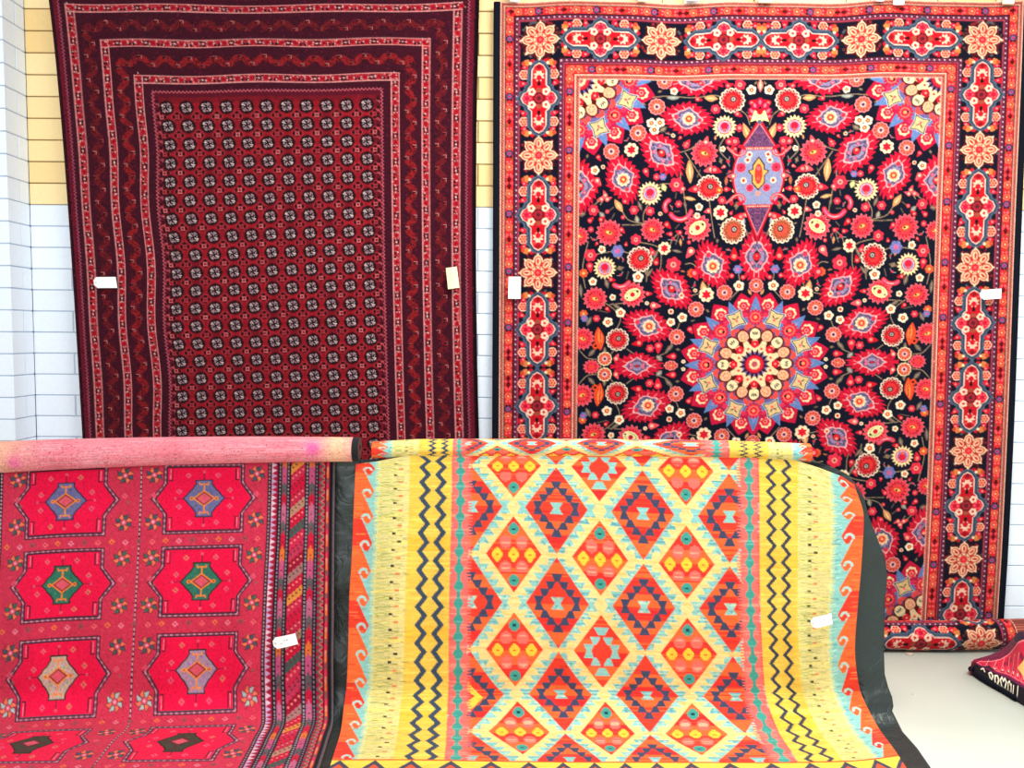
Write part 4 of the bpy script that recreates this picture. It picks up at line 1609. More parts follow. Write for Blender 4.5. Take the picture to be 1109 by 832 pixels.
def kilim_chart():
    U0, V0, U1, V1 = 383, 470, 932, 962
    YEL_, PALE, AQ, ORG, RED_, NVY, SAL, TEAL = (244, 202, 86), (232, 216, 144), (150, 206, 196), (246, 112, 58), (238, 70, 50), (74, 76, 98), (244, 116, 108), (72, 164, 148)
    LIME, CREAM = (200, 204, 128), (244, 218, 146)
    c = Chart(U0, V0, U1, V1, 2.4, RED_)
    q = random.Random(31)
    X, Y = np.meshgrid((np.arange(c.w) + .5) / c.s + U0, (np.arange(c.h) + .5) / c.s + V0)
    A = c.a
    Yr = np.floor(Y / 1.7) * 1.7            # weft rows
    rown = nr.RandomState if False else np.random.RandomState(3)
    nrow = int((V1 - V0) / 1.7) + 3
    rj = rown.randn(nrow)
    R1 = rj[np.clip(((Y - V0) / 1.7).astype(int), 0, nrow - 1)]
    rj2 = rown.randn(nrow)
    R2 = rj2[np.clip(((Y - V0) / 1.7).astype(int), 0, nrow - 1)]

    def put(m, col):
        A[m] = lin(col)

    def tri(t):
        return 2 * np.abs((t % 1.0) - .5)
    # ---- field lattice
    a = (X - 556.3) / 93.4
    b = (Yr - 600.0) / 103.5
    ia, ib = np.round(a), np.round(b)
    fa, fb = np.abs(a - ia), np.abs(b - ib)
    dA = fa / .325 + fb / .40
    dB = (.5 - fa) / .366 + (.5 - fb) / .485
    fm = (X > 505) & (X < 803)
    put(fm, CREAM)
    # slow colour change from one bobbin to the next
    blk = np.sin(ia * 12.9 + ib * 78.2 + np.floor(Y / 13) * 3.7)
    NV2 = (72, 78, 102)
    for i in range(-1, 4):
        for j in range(-2, 5):
            xb, yb = 556.3 + 93.4 * (i + .5), 600 + 103.5 * (j + .5)
            if not (480 < xb < 830):
                continue
            hw, hh = 34.0, 50.0

            def edge(y_):
                return hw * (1 - abs(y_) / hh)
            for sy in (-1, 1):
                for sx in (-1, 1):
                    for k in range(6):
                        y0_ = 49 - 8.2 * k
                        y1_ = y0_ - 7.4
                        e0_, e1_ = edge(y0_), edge(y1_)
                        ext = 13.5 if k else 8
                        c.poly([(xb + sx * e0_, yb + sy * y0_), (xb + sx * (e0_ + ext), yb + sy * y0_), (xb + sx * (e1_ + 4.2), yb + sy * y1_), (xb + sx * e1_, yb + sy * y1_)], AQ)
                    c.poly([(xb + sx * 31, yb), (xb + sx * 39, yb), (xb + sx * 43, yb + sy * 7), (xb + sx * 28, yb + sy * 7)], AQ)
            c.poly([(xb - hw, yb), (xb, yb - hh), (xb + hw, yb), (xb, yb + hh)], RED_)
            for sy in (-1, 1):
                c.poly([(xb - 6, yb + sy * 32), (xb + 6, yb + sy * 32), (xb + 2, yb + sy * 22.5), (xb - 2, yb + sy * 22.5)], NV2)
                for sx in (-1, 1):
                    for k in range(1, 4):
                        xm, ym = xb + sx * (6.4 * k + .5), yb + sy * (32 - 8.0 * k)
                        c.poly([(xm - 5.6, ym), (xm + 5.6, ym), (xm + 2.0 + sx * .8, ym - sy * 8.6), (xm - 2.0 + sx * .8, ym - sy * 8.6)], NV2)
            c.poly([(xb - 15.5, yb), (xb, yb - 24.5), (xb + 15.5, yb), (xb, yb + 24.5)], RED_)
            for sy in (-1, 1):
                c.poly([(xb - 7, yb + sy * 6.6), (xb + 7, yb + sy * 6.6), (xb + 3, yb), (xb - 3, yb)], AQ)
    for i in range(-1, 4):
        for j in range(-2, 5):
            xb, yb = 556.3 + 93.4 * i, 600 + 103.5 * j
            c.poly([(xb - 30.3, yb), (xb, yb - 41.2), (xb + 30.3, yb), (xb, yb + 41.2)], RED_)
    aqm = np.abs(A - lin(AQ).astype(np.float32)).max(-1) < 1e-4
    put(fm & aqm & (R1 + .5 * np.sin(X * .9) > .75), (108, 176, 178))
    put(fm & aqm & (R2 + .5 * np.sin(X * .7) > 1.2), (196, 224, 196))
    crm = np.abs(A - lin(CREAM).astype(np.float32)).max(-1) < 1e-4
    put(fm & crm & (R2 + .4 * np.sin(X * .2) > 1.0), (246, 206, 122))
    redm = np.abs(A - lin(RED_).astype(np.float32)).max(-1) < 1e-4
    inB = dB < 1
    ka = np.where(inB, np.floor(a) + .5, ia)
    kb = np.where(inB, np.floor(b) + .5, ib)
    bob = np.sin(ka * 12.9 + kb * 78.2 + np.floor(Y / 15 + ka) * 3.7)
    put(fm & redm & (bob + .25 * R1 > .15), ORG)
    put(fm & redm & (bob + .25 * R1 < -.85), (232, 54, 50))
    xa, ya = (a - ia) * 93.4, (b - ib) * 103.5
    isC = (ia == 1) & (np.abs(ib) % 2 == 1)
    dots = fm & (dA <= 1) & ~isC
    for sx in (-1, 1):
        for sy in (-1, 1):
            put(dots & (((xa - sx * 9) / 6.4) ** 2 + ((ya - sy * 13.5) / 7) ** 2 < 1) & (R1 > -1.1), (248, 118, 104))
            put(dots & (((xa - sx * 9) / 4.8) ** 2 + ((ya - sy * 13.5) / 4) ** 2 < 1) & (R2 > .3), (252, 172, 140))
    for ox in (-18, 0, 18):
        put(dots & (np.abs(xa - ox) / 6.6 + np.abs(ya) / 8.2 < 1.08) & (np.abs(ya) < 7) & (np.abs(xa - ox) < 5.8), (248, 206, 66))
        put(dots & (np.abs(xa - ox) < 1.7) & (np.abs(ya) < 1.2), (236, 120, 44))
    for oy in (-27.5, 27.5):
        put(dots & (np.abs(xa) / 7.6 + np.abs(ya - oy) / 8.2 < 1.05) & (np.abs(xa) < 5.8) & (np.abs(ya - oy) < 6.6), TEAL)
        put(dots & (np.abs(xa) < 2.0) & (np.abs(ya - oy) < 1.2), (30, 70, 80))
    for j in (-1, 1, 3):
        xb, yb = 556.3 + 93.4, 600 + 103.5 * j
        for sy in (-1, 1):
            c.poly([(xb - 8.5, yb + sy * 27), (xb + 8.5, yb + sy * 27), (xb + 3.5, yb + sy * 18), (xb - 3.5, yb + sy * 18)], AQ)
            for sx in (-1, 1):
                for k in range(1, 3):
                    xm, ym = xb + sx * 7.0 * k, yb + sy * (24 - 8.2 * k)
                    c.poly([(xm - 5.5, ym), (xm + 5.5, ym), (xm + 2.2, ym - sy * 8.4), (xm - 2.2, ym - sy * 8.4)], AQ)
        c.poly([(xb - 11, yb), (xb, yb - 16), (xb + 11, yb), (xb, yb + 16)], RED_)
    # one odd yellow patch low on the left
    put((X > 505) & (X < 505 + 17 - np.abs(Y - 760) * .7) & (Y > 738) & (Y < 780), (246, 208, 78))
    put((X > 505) & (X < 505 + 9 - np.abs(Y - 758)) & (Y > 745) & (Y < 772), RED_)
    for cx_, sg in ((497, 1), (811.5, -1)):
        w_ = 10.5 + 1.8 * np.sign(np.sin(Y * 2 * math.pi / 3.4)) * 1.0 + .7 * R1
        put(np.abs(X - cx_) < w_ + 1.0, SAL)
        put((np.abs(X - cx_) < w_ - 1) & (R2 > .9), (250, 150, 130))
        wt = 3.0 + 2.2 * np.sin(Yr * 2 * math.pi / 18.5) * 1.0
        put(np.abs(X - cx_) < np.clip(wt, 1.8, 6), TEAL)
        put((np.abs(X - cx_) < np.clip(wt, 1.8, 6)) & (R1 > 1.2), (110, 184, 170))
    # ---- yellow bands with paired zigzags
    for x0, x1, z1, z2 in ((440, 487, 457.8, 475.2), (822.5, 866, 835.8, 852.6)):
        put((X >= x0) & (X < x1), YEL_)
        put((X >= x0) & (X < x1) & (R1 + .5 * np.sin(Y / 23 + x0) > 1.1), (250, 220, 104))
        put((X >= x0) & (X < x1) & (np.abs((Y + x0) % 97 - 60) < 9) & (R2 > -.5), (250, 196, 70))
        per_ = 21.5
        for zc, ph in ((z1, 0), (z2, 0)):
            pw = 19.8 if x0 < 600 else 17.8
            off = (tri((Yr - 507.6) / pw) - .5) * (7.6 if x0 < 600 else 8.0)
            sgz = 1 if zc in (457.8, 835.8) else -1
            put(np.abs(X - zc - sgz * off) < (3.1 if x0 < 600 else 2.5), (66, 82, 100) if x0 < 600 else (62, 72, 84))
    # ---- pale bands with little spots
    for sgn, x0, x1, xd, xo in ((1, 409, 441, 426, 432), (-1, 866, 901, 878.5, 885)):
        m = (X >= x0) & (X < x1)
        put(m, PALE)
        put(m & (R1 + np.sin(X / 9 + Y) * .6 > .9), (246, 222, 124))
        tone = (441 - X) / 32 if sgn > 0 else (X - 866) / 35
        g = np.sin(Y * 1.9 + np.floor(X / 7) * 2.3) + R2 * .5
        side_ = (X < x0 + 17) if sgn > 0 else (X < x0 + 15)
        put(m & side_ & (g > .55), LIME)
        put(m & side_ & (g > 1.25), (176, 184, 104))
        k = 0
        y = 492.0
        while y < 860:
            c.rect(xd - 1.9, y - 1.3, xd + 1.9, y + 1.3, (74, 66, 60))
            c.line([(xd + 2, y + 2), (xd + 9, y + 2.4)], .6, (150, 130, 70))
            c.rect(xo - 2.2, y + 7.5, xo + 2.2, y + 9.9, (244, 134, 84) if k % 7 != 5 else (60, 60, 44))
            c.line([(xo - 8, y + 9), (xo - 2, y + 9)], .6, (176, 160, 80))
            y += 17.3
            k += 1
    for _ in range(900):
        x, y = q.choice([q.uniform(407, 440), q.uniform(868, 900)]), q.uniform(V0, 862)
        c.line([(x, y), (x + q.uniform(2, 8), y)], .5, q.choice([(186, 178, 100), (206, 196, 110), (160, 160, 90)]))
    # ---- aqua bands and running hooks on orange selvedge
    for sgn, e, in_ in ((1, 383, 409.5), (-1, 932, 900.5)):
        def T(o):
            return e + sgn * o
        lo, hi = min(e, in_), max(e, in_)
        m = (X >= lo) & (X < hi)
        put(m, AQ)
        put(m & (R1 + np.sin(X * .8 + Y * 2.2) * .7 > 1.0), (112, 178, 180))
        put(m & (R2 + np.sin(X * .6 + Y * 1.7) * .7 > 1.3), (184, 226, 206))
        # ragged meeting with the pale band
        mm = (X - (in_ - sgn * 3)) * sgn > (1.6 * np.sign(np.sin(Y * 3.1)) + 1.2 * R2)
        put(m & mm, (226, 222, 150))
        P_ = 29.6
        y = 433.0 if sgn > 0 else 443.0
        while y < 880:
            # saw of the orange selvedge with its curled head
            col = ORG if int(y / 29.4) % 3 else RED_
            o_ = -1.0
            yT = y + 34
            c.poly([(T(0), yT - 24), (T(9), yT - 23.4), (T(21), yT + 3.5), (T(21), yT + 4), (T(16.5), yT + 12), (T(13.4), yT + 11.5), (T(11.4), yT + 8), (T(0), yT + 8)], col)
            c.line([(T(17.2), yT + 5.2), (T(15.6), yT + 2.0), (T(12.6), yT + 1.2), (T(9.8), yT + 3.4), (T(9.0), yT + 7.2), (T(10.6), yT + 11.4), (T(13.5), yT + 16)], 2.7, (178, 218, 206))
            c.poly([(T(10.8), yT + 11), (T(15.5), yT + 12.6), (T(17), yT + 12.4), (T(21), yT + 5), (T(21.2), yT + 31), (T(20.2), yT + 31)], AQ)
            y += P_
    for _ in range(260):
        x, y = q.choice([q.uniform(384, 392), q.uniform(922, 930)]), q.uniform(V0, 900)
        c.line([(x - 2, y), (x + q.uniform(3, 9), y)], .6, q.choice([(250, 150, 84), (248, 132, 74), (226, 60, 44)]))
    # ---- end border
    X2 = X
    m = Y > 861
    put(m, (246, 214, 84))
    put((Y > 860.5) & (Y < 862.5), (224, 84, 44))
    put(m & (Y < 884) & (np.abs(((X / 34) % 1) - .5) * 30 < (Y - 862) * .65), (78, 76, 92))
    put(m & (Y < 884) & (np.abs(((X / 34) % 1) - .5) * 30 < (Y - 870) * .65), (236, 96, 60))
    put((Y > 884) & (Y < 886), (224, 84, 44))
    put((Y > 886) & (Y < 930), AQ)
    put((Y > 886) & (Y < 930) & (tri(X / 26) * 34 > (Y - 890)), SAL)
    put(Y > 930, ORG)
    jitter(c, .05, .085, 12, 1.06, .93)
    return c


kil = kilim_chart()
KU = [383, 450, 556, 743, 823, 880, 932]
KV = [475, 548, 600, 650, 700, 745, 765, 807, 848, 880, 962]
KX = [[386, 453, 556, 742, 822, 878, 926],
      [383, 452, 556, 743, 823, 878, 935.5],
      [381, 450, 556, 743.5, 823, 878, 933],
      [378, 448, 556.5, 744, 824, 877, 929],
      [377, 447, 557, 745.5, 826, 878, 926],
      [375, 446, 558, 747, 829, 882, 931],
      [373, 444, 560, 749, 832, 887, 936],
      [369, 441, 563, 753, 845, 903, 952],
      [362, 437, 566, 760, 860, 922, 968],
      [356, 433, 568, 765, 870, 935, 980],
      [340, 425, 572, 775, 890, 960, 1008]]
KY = [[486, 486, 485, 489, 494, 505, 528],
      [548.5, 548.5, 548.5, 558, 560, 561, 563],
      [600, 600, 600, 611, 612, 612, 612],
      [650.5, 650.5, 651, 657.5, 659, 659, 658],
      [700, 700, 700, 705, 706, 705, 703],
      [745, 745, 744, 747, 748, 748, 746],
      [760, 760, 759, 761, 762, 762, 759],
      [791, 791, 792.5, 795, 795, 794, 789],
      [815, 815, 817, 818, 818, 816, 811],
      [834, 834, 836, 837, 837, 835, 829],
      [884, 884, 888, 890, 888, 884, 876]]


def under(P, t):
    """direction from face to back of a draped cloth: into the rack while hanging, down when lying"""
    w_ = np.clip((P[..., 2] - .02) / .10, 0, 1)
    return np.stack([0 * w_, t * w_, -t * (1 - w_)], -1)


def wavy(P, amp, seed, fx=(3, 9), power=1.0):
    nv, nu = P.shape[:2]
    q = np.random.RandomState(seed)
    un, vn = np.meshgrid(np.linspace(0, 1, nu), np.linspace(0, 1, nv))
    r = np.zeros((nv, nu))
    for k in range(8):
        f = q.uniform(*fx)
        r += np.sin(2 * math.pi * (f * un + q.uniform(-.8, .8) * vn) + q.uniform(0, 6)) / 4
    fade = np.clip(vn * 2.2, .15, 1) ** power
    zz = np.clip((P[..., 2] - .03) / .12, 0, 1)
    r = r * amp * fade * zz
    d = P - CAM
    return CAM + d * (1 + r / P[..., 1])[..., None]


# top line: where the kilim comes out from under the roll (right end slides down)
u = np.linspace(383, 932, int(549 * DEN) + 1)
v = np.linspace(473, 962, int(489 * DEN) + 1)
px = grid_map(KU, KV, KX, u, v)
py = grid_map(KU, KV, KY, u, v)
UU, VV = np.meshgrid(u, v)
# rounded upper left and upper right corners
px = px + 3.0 * np.clip(1 - (UU - 383) / 5, 0, 1) ** 2 * np.clip(1 - (VV - 475) / 14, 0, 1) * 1.0
py = py + 7.0 * np.clip(1 - (932 - UU) / 14, 0, 1) ** 2 * np.clip(1 - (VV - 473) / 22, 0, 1)
# the part above the visible line tucks in straight
base_top = np.interp(u, [383, 450, 560, 700, 823, 842, 866, 890, 915, 932], [507, 494.5, 494, 494, 495.5, 496.5, 502.5, 510, 518.5, 528])
s_ = np.clip((VV - 473) / 34.0, 0, 1)
py = py + (base_top[None, :] - 3.0 - py[0][None, :]) * (1 - s_) ** 2
P = wavy(on_profile(px, py, PROF_K), .012, 4)
C = kil.sample(UU, VV)
kc = P[-1, P.shape[1] // 2]
kilim = empty('kilim_rug', (float(kc[0]), 2.6, 0.0),
              'yellow and orange flat-woven kilim with diamond lattice draped over the rack and onto the floor', 'rug')
adopt(cloth('woven_face', P, C, MK, None, .004, lin((232, 160, 90)), under(P, .0045)), kilim)


def kroll_c(x):
    t = (x + .52) / 1.66
    return (3.052, 1.017 + .006 * math.sin(math.pi * min(1, max(0, t))) - .012 * max(0, t - .8) * 3 - .022 * max(0, .09 - t) * 3, 1.0 - .25 * max(0, .12 - t) * 3)


KXL = float(on_y(np.array(402.), np.array(487.), 3.02)[0])
KXR = float(on_y(np.array(880.), np.array(488.), 3.02)[0])


def kroll_col(X, A, P_):
    # same bands as the face, seen a little reduced because the roll lies skew
    f = (X - KXL) / (KXR - KXL)
    Uc = np.interp(f, [0, .138, .17, .285, .60, .84, .905, 1], [383, 457, 477, 556, 743, 833, 868, 932])
    Vc = 590 + 28 - A * 38
    Vc = 475 + (Vc - 475) % 207
    return kil.sample(Uc, Vc)


xr = np.linspace(KXL, KXR, 640)
roll_mesh('rolled_end', kroll_c, .0365, xr, 3.2, kroll_col, MK, kilim, 60, .0045, -1.2, 1)

# ------------------------------------------------------------------ crimson tribal rug on the left, back of the pile rolled outward on top


def tribal_chart():
    U0, V0, U1, V1 = -84, 490, 362.5, 960
    BG, HOT, DK, PK = (208, 52, 80), (240, 16, 70), (62, 30, 46), (240, 150, 160)
    TEAL, ORG = (74, 88, 98), (240, 120, 86)
    c = Chart(U0, V0, U1, V1, 2.4, BG)
    q = random.Random(17)
    for _ in range(2600):
        x, y = q.uniform(U0, 290), q.uniform(V0, V1)
        c.disc(x, y, q.uniform(.8, 2.0), q.choice([(192, 40, 66), (220, 64, 90), (206, 48, 78), (182, 36, 60), (216, 74, 96)]), q.uniform(.4, .9))

    def dashline(pts, w, col, col2, per=4.0, w2=None):
        c.line(pts, w, col)
        c.line(pts, w2 or w * .55, col2, dash=(per, per * .6))

    def star(x, y, r, cols=(TEAL, ORG)):
        n = 8
        for i in range(n):
            a = i * math.pi / 4 + math.pi / 8 * .9
            p1 = (x + r * .36 * math.cos(a - .45), y + r * .36 * math.sin(a - .45))
            p2 = (x + r * .36 * math.cos(a + .45), y + r * .36 * math.sin(a + .45))
            p3 = (x + r * 1.12 * math.cos(a + .22), y + r * 1.12 * math.sin(a + .22))
            c.poly([(p1[0] * 1, p1[1]), (x + r * .8 * math.cos(a - .42), y + r * .8 * math.sin(a - .42)), p3, p2], (66, 30, 40))
            k = .8
            def sh(p):
                cx_, cy_ = (p1[0] + p2[0] + p3[0]) / 3, (p1[1] + p2[1] + p3[1]) / 3
                return (cx_ + (p[0] - cx_) * k, cy_ + (p[1] - cy_) * k)
            c.poly([sh(p1), sh((x + r * .8 * math.cos(a - .42), y + r * .8 * math.sin(a - .42))), sh(p3), sh(p2)], cols[i % 2])
        c.disc(x, y, r * .3, (222, 90, 116))
        c.disc(x, y, r * .12, (250, 180, 180))

    def plus(x, y, r, col):
        for a in range(4):
            c.disc(x + r * .6 * math.cos(a * math.pi / 2), y + r * .6 * math.sin(a * math.pi / 2), r * .45, col)

    def cell(x, y, kind):
        hh, tip = 37.5, 55
        def hexa(e):
            ws, wt, h = 42 + e, tip + e * 1.4, hh + e
            P_ = [(-ws, -h), (ws, -h), (ws, -17), (wt, 0), (ws, 17), (ws, h), (-ws, h), (-ws, 17), (-wt, 0), (-ws, -17)]
            return [(x + a, y + b_) for a, b_ in P_]
        c.poly(hexa(1.9), DK)
        c.poly(hexa(.7), (142, 92, 112))
        P_ = hexa(-.3)
        c.line(P_ + [P_[0]], 1.7, (220, 140, 152), dash=(6, 2.4))
        c.line(hexa(-1.9) + [hexa(-1.9)[0]], 1.9, (70, 38, 58))
        c.poly(hexa(-2.9), HOT)
        for _ in range(700):
            a, b_ = q.uniform(-38, 38), q.uniform(-34, 34)
            c.disc(x + a, y + b_, 1.2, q.choice([(234, 14, 66), (244, 26, 78), (238, 18, 72)]), .6)
        for sx in (-1, 1):
            for sy in (-1, 1):
                c.line([(x + sx * 38, y + sy * 20.5), (x + sx * 34, y + sy * 20.5), (x + sx * 34, y + sy * 33)], 1.1, DK)
                c.line([(x + sx * 36.4, y + sy * 22), (x + sx * 36.2, y + sy * 33)], .8, (226, 140, 160))
        body, inn, outl = kind
        P_ = [(-9, -20.5), (9, -20.5), (8.6, -16.5), (10.5, -13.5), (13, -10), (16, -7.5), (18.5, -4), (22.5, 0), (18.5, 4), (16, 7.5), (13, 10), (10.5, 13.5), (8.6, 16.5), (9, 20.5)]
        P_ = P_[1:] + [(-a, b_) for a, b_ in P_[1:][::-1]]
        P_ = [p for i_, p in enumerate(P_) if i_ == 0 or p != P_[i_ - 1]]
        Q_ = []
        for i in range(len(P_)):
            Q_.append((x + P_[i][0], y + P_[i][1]))
        c.poly(Q_, body)
        for _ in range(150):
            a, b_ = q.uniform(-18, 18), q.uniform(-18, 18)
            if abs(a) / 21 + abs(b_) / 22 < .85:
                c.disc(x + a, y + b_, 1.0, tuple(int(max(0, min(255, v_ * q.uniform(.72, 1.25)))) for v_ in body))
        c.line(Q_ + [Q_[0]], 1.5, outl)
        c.poly([(x - 12.5, y), (x, y - 9.5), (x + 12.5, y), (x, y + 9.5)], inn)
        c.poly([(x - 10, y), (x, y - 7.6), (x + 10, y), (x, y + 7.6)], (128, 40, 56))
        c.poly([(x - 8, y), (x, y - 6), (x + 8, y), (x, y + 6)], (216, 92, 104))
        c.disc(x, y, 2.0, (240, 80, 110))
        for sx in (-1, 1):
            c.disc(x + sx * 13.5, y, 2.2, inn)
            c.disc(x + sx * 13.5, y, .8, (110, 30, 30))
        for sy in (-1, 1):
            c.line([(x, y + sy * 9), (x, y + sy * 15)], 1.7, inn)
            c.line([(x - 5, y + sy * 17.6), (x - 4.4, y + sy * 15.4), (x, y + sy * 16.2), (x + 4.4, y + sy * 15.4), (x + 5, y + sy * 17.6)], 1.5, inn)
            c.line([(x, y + sy * 21), (x, y + sy * 29)], 1.2, (110, 30, 60))
            c.disc(x, y + sy * 30, 1.7, (226, 90, 110))
        for sx in (-1, 1):
            c.line([(x + sx * 22, y), (x + sx * 34, y)], .8, (130, 20, 56))
            c.disc(x + sx * 31, y, 1.5, (226, 80, 110))
        for a, b_ in ((-17, -26), (15, -26), (-27, -8), (-27, 9), (28, -9), (28, 9), (-15, 27), (14, 27)):
            plus(x + a, y + b_, 3.0, q.choice([(236, 96, 110), (226, 110, 96), (240, 84, 116)]))
            c.disc(x + a, y + b_, .8, (170, 30, 60))

    kinds = [((112, 108, 150), (236, 134, 62), (60, 44, 70)), ((54, 116, 94), (240, 130, 56), (46, 40, 40)),
             ((196, 168, 150), (238, 140, 66), (60, 44, 44)), ((70, 66, 50), (92, 44, 40), (52, 24, 28))]
    rowsV = [542, 633, 728.5, 824, 918]
    # mid line and side columns
    for xl in (152,):
        c.line([(xl, V0), (xl, V1)], 2.2, (64, 28, 46))
        c.line([(xl, V0), (xl, V1)], 1.0, (216, 170, 176), dash=(5.2, 3.0))
    for i, y in enumerate(rowsV):
        kk = kinds[min(i, 3)]
        cell(73, y, kk)
        k2 = ((168, 136, 160), kk[1], kk[2]) if i == 2 else kk
        cell(220, y, k2)
        for x in (20, 135, 166, 277):
            yy = (y - 27, y + 25)
            for k, v_ in enumerate(yy):
                if i == 0 and k == 0:
                    v_ = 515
                star(x, v_, 9.6, ((TEAL, ORG) if (i != 2 or k == 0) else ((176, 186, 180), ORG)) if i != 1 else ((70, 104, 92), ORG))
            plus(x, y - 4, 3.2, (226, 84, 108))
            plus(x + 4, y + 3, 1.8, (150, 90, 80))
        y2 = y + 46
        x = 10
        k = 0
        while x < 288:
            plus(x, y2 + (k % 2) - .5, 3.0, [(238, 110, 70), (236, 120, 140), (150, 80, 84), (236, 96, 104)][k % 4])
            c.disc(x, y2, .8, (150, 24, 50))
            x += 14.2
            k += 1
    # side borders (drawn for the right, mirrored to the left)
    def border(T, sg):
        def R(a, b_, y0, y1, col):
            xa, xb = T(a), T(b_)
            c.rect(min(xa, xb), y0, max(xa, xb), y1, col)

        def vline(a, w, col, col2, per=4.2):
            c.line([(T(a), V0), (T(a), V1)], w, col)
            c.line([(T(a), V0), (T(a), V1)], w * .26, col2, dash=(per, per * .62))
        R(290, 363, V0, V1, (168, 26, 56))
        vline(291, 4.2, (50, 28, 40), (206, 170, 176))
        y = V0
        k = 0
        while y < V1:
            c.poly([(T(293.5), y), (T(299), y + 3), (T(293.5), y + 6)], (196, 160, 196) if (k // 4) % 2 else (226, 190, 206))
            y += 6.2
            k += 1
        vline(302.3, 5.0, (44, 22, 34), (150, 140, 150))
        vline(311.8, 5.0, (44, 22, 34), (150, 140, 150))
        vline(332.2, 5.2, (40, 20, 32), (160, 150, 160))
        vline(343.2, 4.6, (44, 20, 34), (140, 120, 140))
        for a0, a1, ph in ((304.6, 309.6, 0), (334.6, 341.2, 2)):
            y = V0 + 6
            k = 0
            seq = [(226, 116, 50), (196, 84, 124), (96, 88, 90), (200, 24, 60), (190, 100, 130), (104, 92, 92), (204, 26, 60)]
            lens = [13, 19, 13, 11, 20, 13, 16]
            while y < V1:
                L_ = lens[k % 7]
                col = seq[k % 7]
                R(a0, a1, y, y + L_, col)
                xm = (T(a0) + T(a1)) / 2
                c.poly([(xm, y - 5), (xm + 2.4, y + 2), (xm - 2.4, y + 2)], col)
                c.disc(xm, y + L_ / 2, 1.0, (120, 30, 50))
                y += L_
                k += 1
        # slanting bars
        R(314.2, 329.8, V0, V1, (214, 22, 62))
        y = V0 - 8
        k = 0
        seq = [(196, 30, 60), (222, 140, 64), (200, 44, 78), (206, 22, 60), (188, 40, 70), (184, 134, 110), (196, 24, 60), (74, 88, 82), (200, 44, 78), (190, 54, 84), (150, 24, 50), (160, 116, 110)]
        while y < V1 + 20:
            col = seq[k % 12]
            c.poly([(T(314.2), y + 12), (T(329.8), y - 2), (T(329.8), y + 9), (T(314.2), y + 23)], col)
            for j in range(4):
                xm = 316.5 + j * 3.7
                c.disc(T(xm), y + 16.5 - (xm - 314.2) * .9, 1.1, (110, 40, 60) if k % 2 else (244, 130, 120))
            c.line([(T(314.2), y + 12), (T(329.8), y - 2)], 1.8, (70, 20, 40), dash=(5, 1.2))
            y += 12.2
            k += 1
        # zigzag guard
        pts = []
        y = V0
        k = 0
        while y < V1:
            pts.append((T(346.5 + (5 if k % 2 else 0)), y))
            y += 3.6
            k += 1
        c.line(pts, 1.7, (84, 100, 88))
        c.line([(p[0] + 1.8 * sg, p[1]) for p in pts], .8, (246, 110, 110))
        R(352.2, 353.6, V0, V1, (80, 14, 40))
        y = V0
        k = 0
        while y < V1:
            c.line([(T(355.2), y), (T(355.2), y + 6)], 2.0, [(244, 128, 60), (110, 100, 90), (226, 60, 80), (230, 150, 110)][k % 4])
            y += 6.4
            k += 1
        R(357.2, 363, V0, V1, (26, 20, 26))
        c.line([(T(361.6), V0), (T(361.6), V1)], .9, (96, 96, 100))
    border(lambda a: a, 1)
    border(lambda a: 288 - a + 5 , -1)
    jitter(c, .15, 0, 14, 1.04, .97)
    return c


tri_c = tribal_chart()
TU = [-84, 0, 75, 150, 220, 290, 362.5]
TV = [496, 542, 587, 633, 680, 728, 776, 824, 870, 960]
TX = [[-84, 0, 75.5, 151.5, 221.5, 291.5, 362.8],
      [-85, -1, 73, 150.5, 221, 290.5, 362],
      [-87, -2.5, 71, 148.5, 219.5, 289, 361.5],
      [-89, -5, 69.5, 146, 218, 286.5, 361.2],
      [-92, -8, 67, 143.5, 215.5, 284.5, 361],
      [-94, -10, 65, 141, 213, 283, 360.5],
      [-98, -14, 60, 138, 211, 284, 361],
      [-126, -40, 36, 119, 195, 274.5, 355],
      [-150, -64, 12, 99, 176, 261, 347],
      [-200, -112, -30, 62, 144, 235, 330]]
TY = [[506, 504, 499, 497, 496, 495, 494],
      [549, 547, 543, 541, 540, 539, 538],
      [595, 593, 588, 586, 584, 582, 581],
      [640, 638, 633.5, 631.5, 630, 628, 627],
      [690, 687, 681, 678, 676, 674, 672],
      [740, 737, 732, 728, 725, 722, 720],
      [792, 790, 786, 783, 781, 778, 775],
      [808, 807, 805, 804, 803, 802, 800],
      [832, 832, 831, 830, 829, 828, 826],
      [880, 880, 880, 880, 879, 878, 876]]
u = np.linspace(-84, 362.5, int(446 * DEN) + 1)
v = np.linspace(494, 960, int(466 * DEN) + 1)
px = grid_map(TU, TV, TX, u, v)
py = grid_map(TU, TV, TY, u, v)
UU, VV = np.meshgrid(u, v)
P = wavy(on_profile(px, py, PROF_R), .014, 8, (2, 6))
C = tri_c.sample(UU, VV)
tribal = empty('tribal_rug', (float(P[-1, 300, 0]), 2.6, 0.0),
               'crimson pile rug with star cells and small medallions, pink back rolled out along its top', 'rug')
adopt(cloth('pile', P, C, MW, None, .006, lin((226, 118, 128)), under(P, .007)), tribal)

TXL = float(on_y(np.array(-78.), np.array(500.), 3.0)[0])
TXR = float(on_y(np.array(389.5), np.array(490.), 3.0)[0])


def troll_c(x):
    t = (TXR - x) / (TXR - TXL)
    sag = .052 * t * t
    return (3.008, 1.020 - sag, .86 + .32 * min(1, t))


_tn = np.random.RandomState(5)


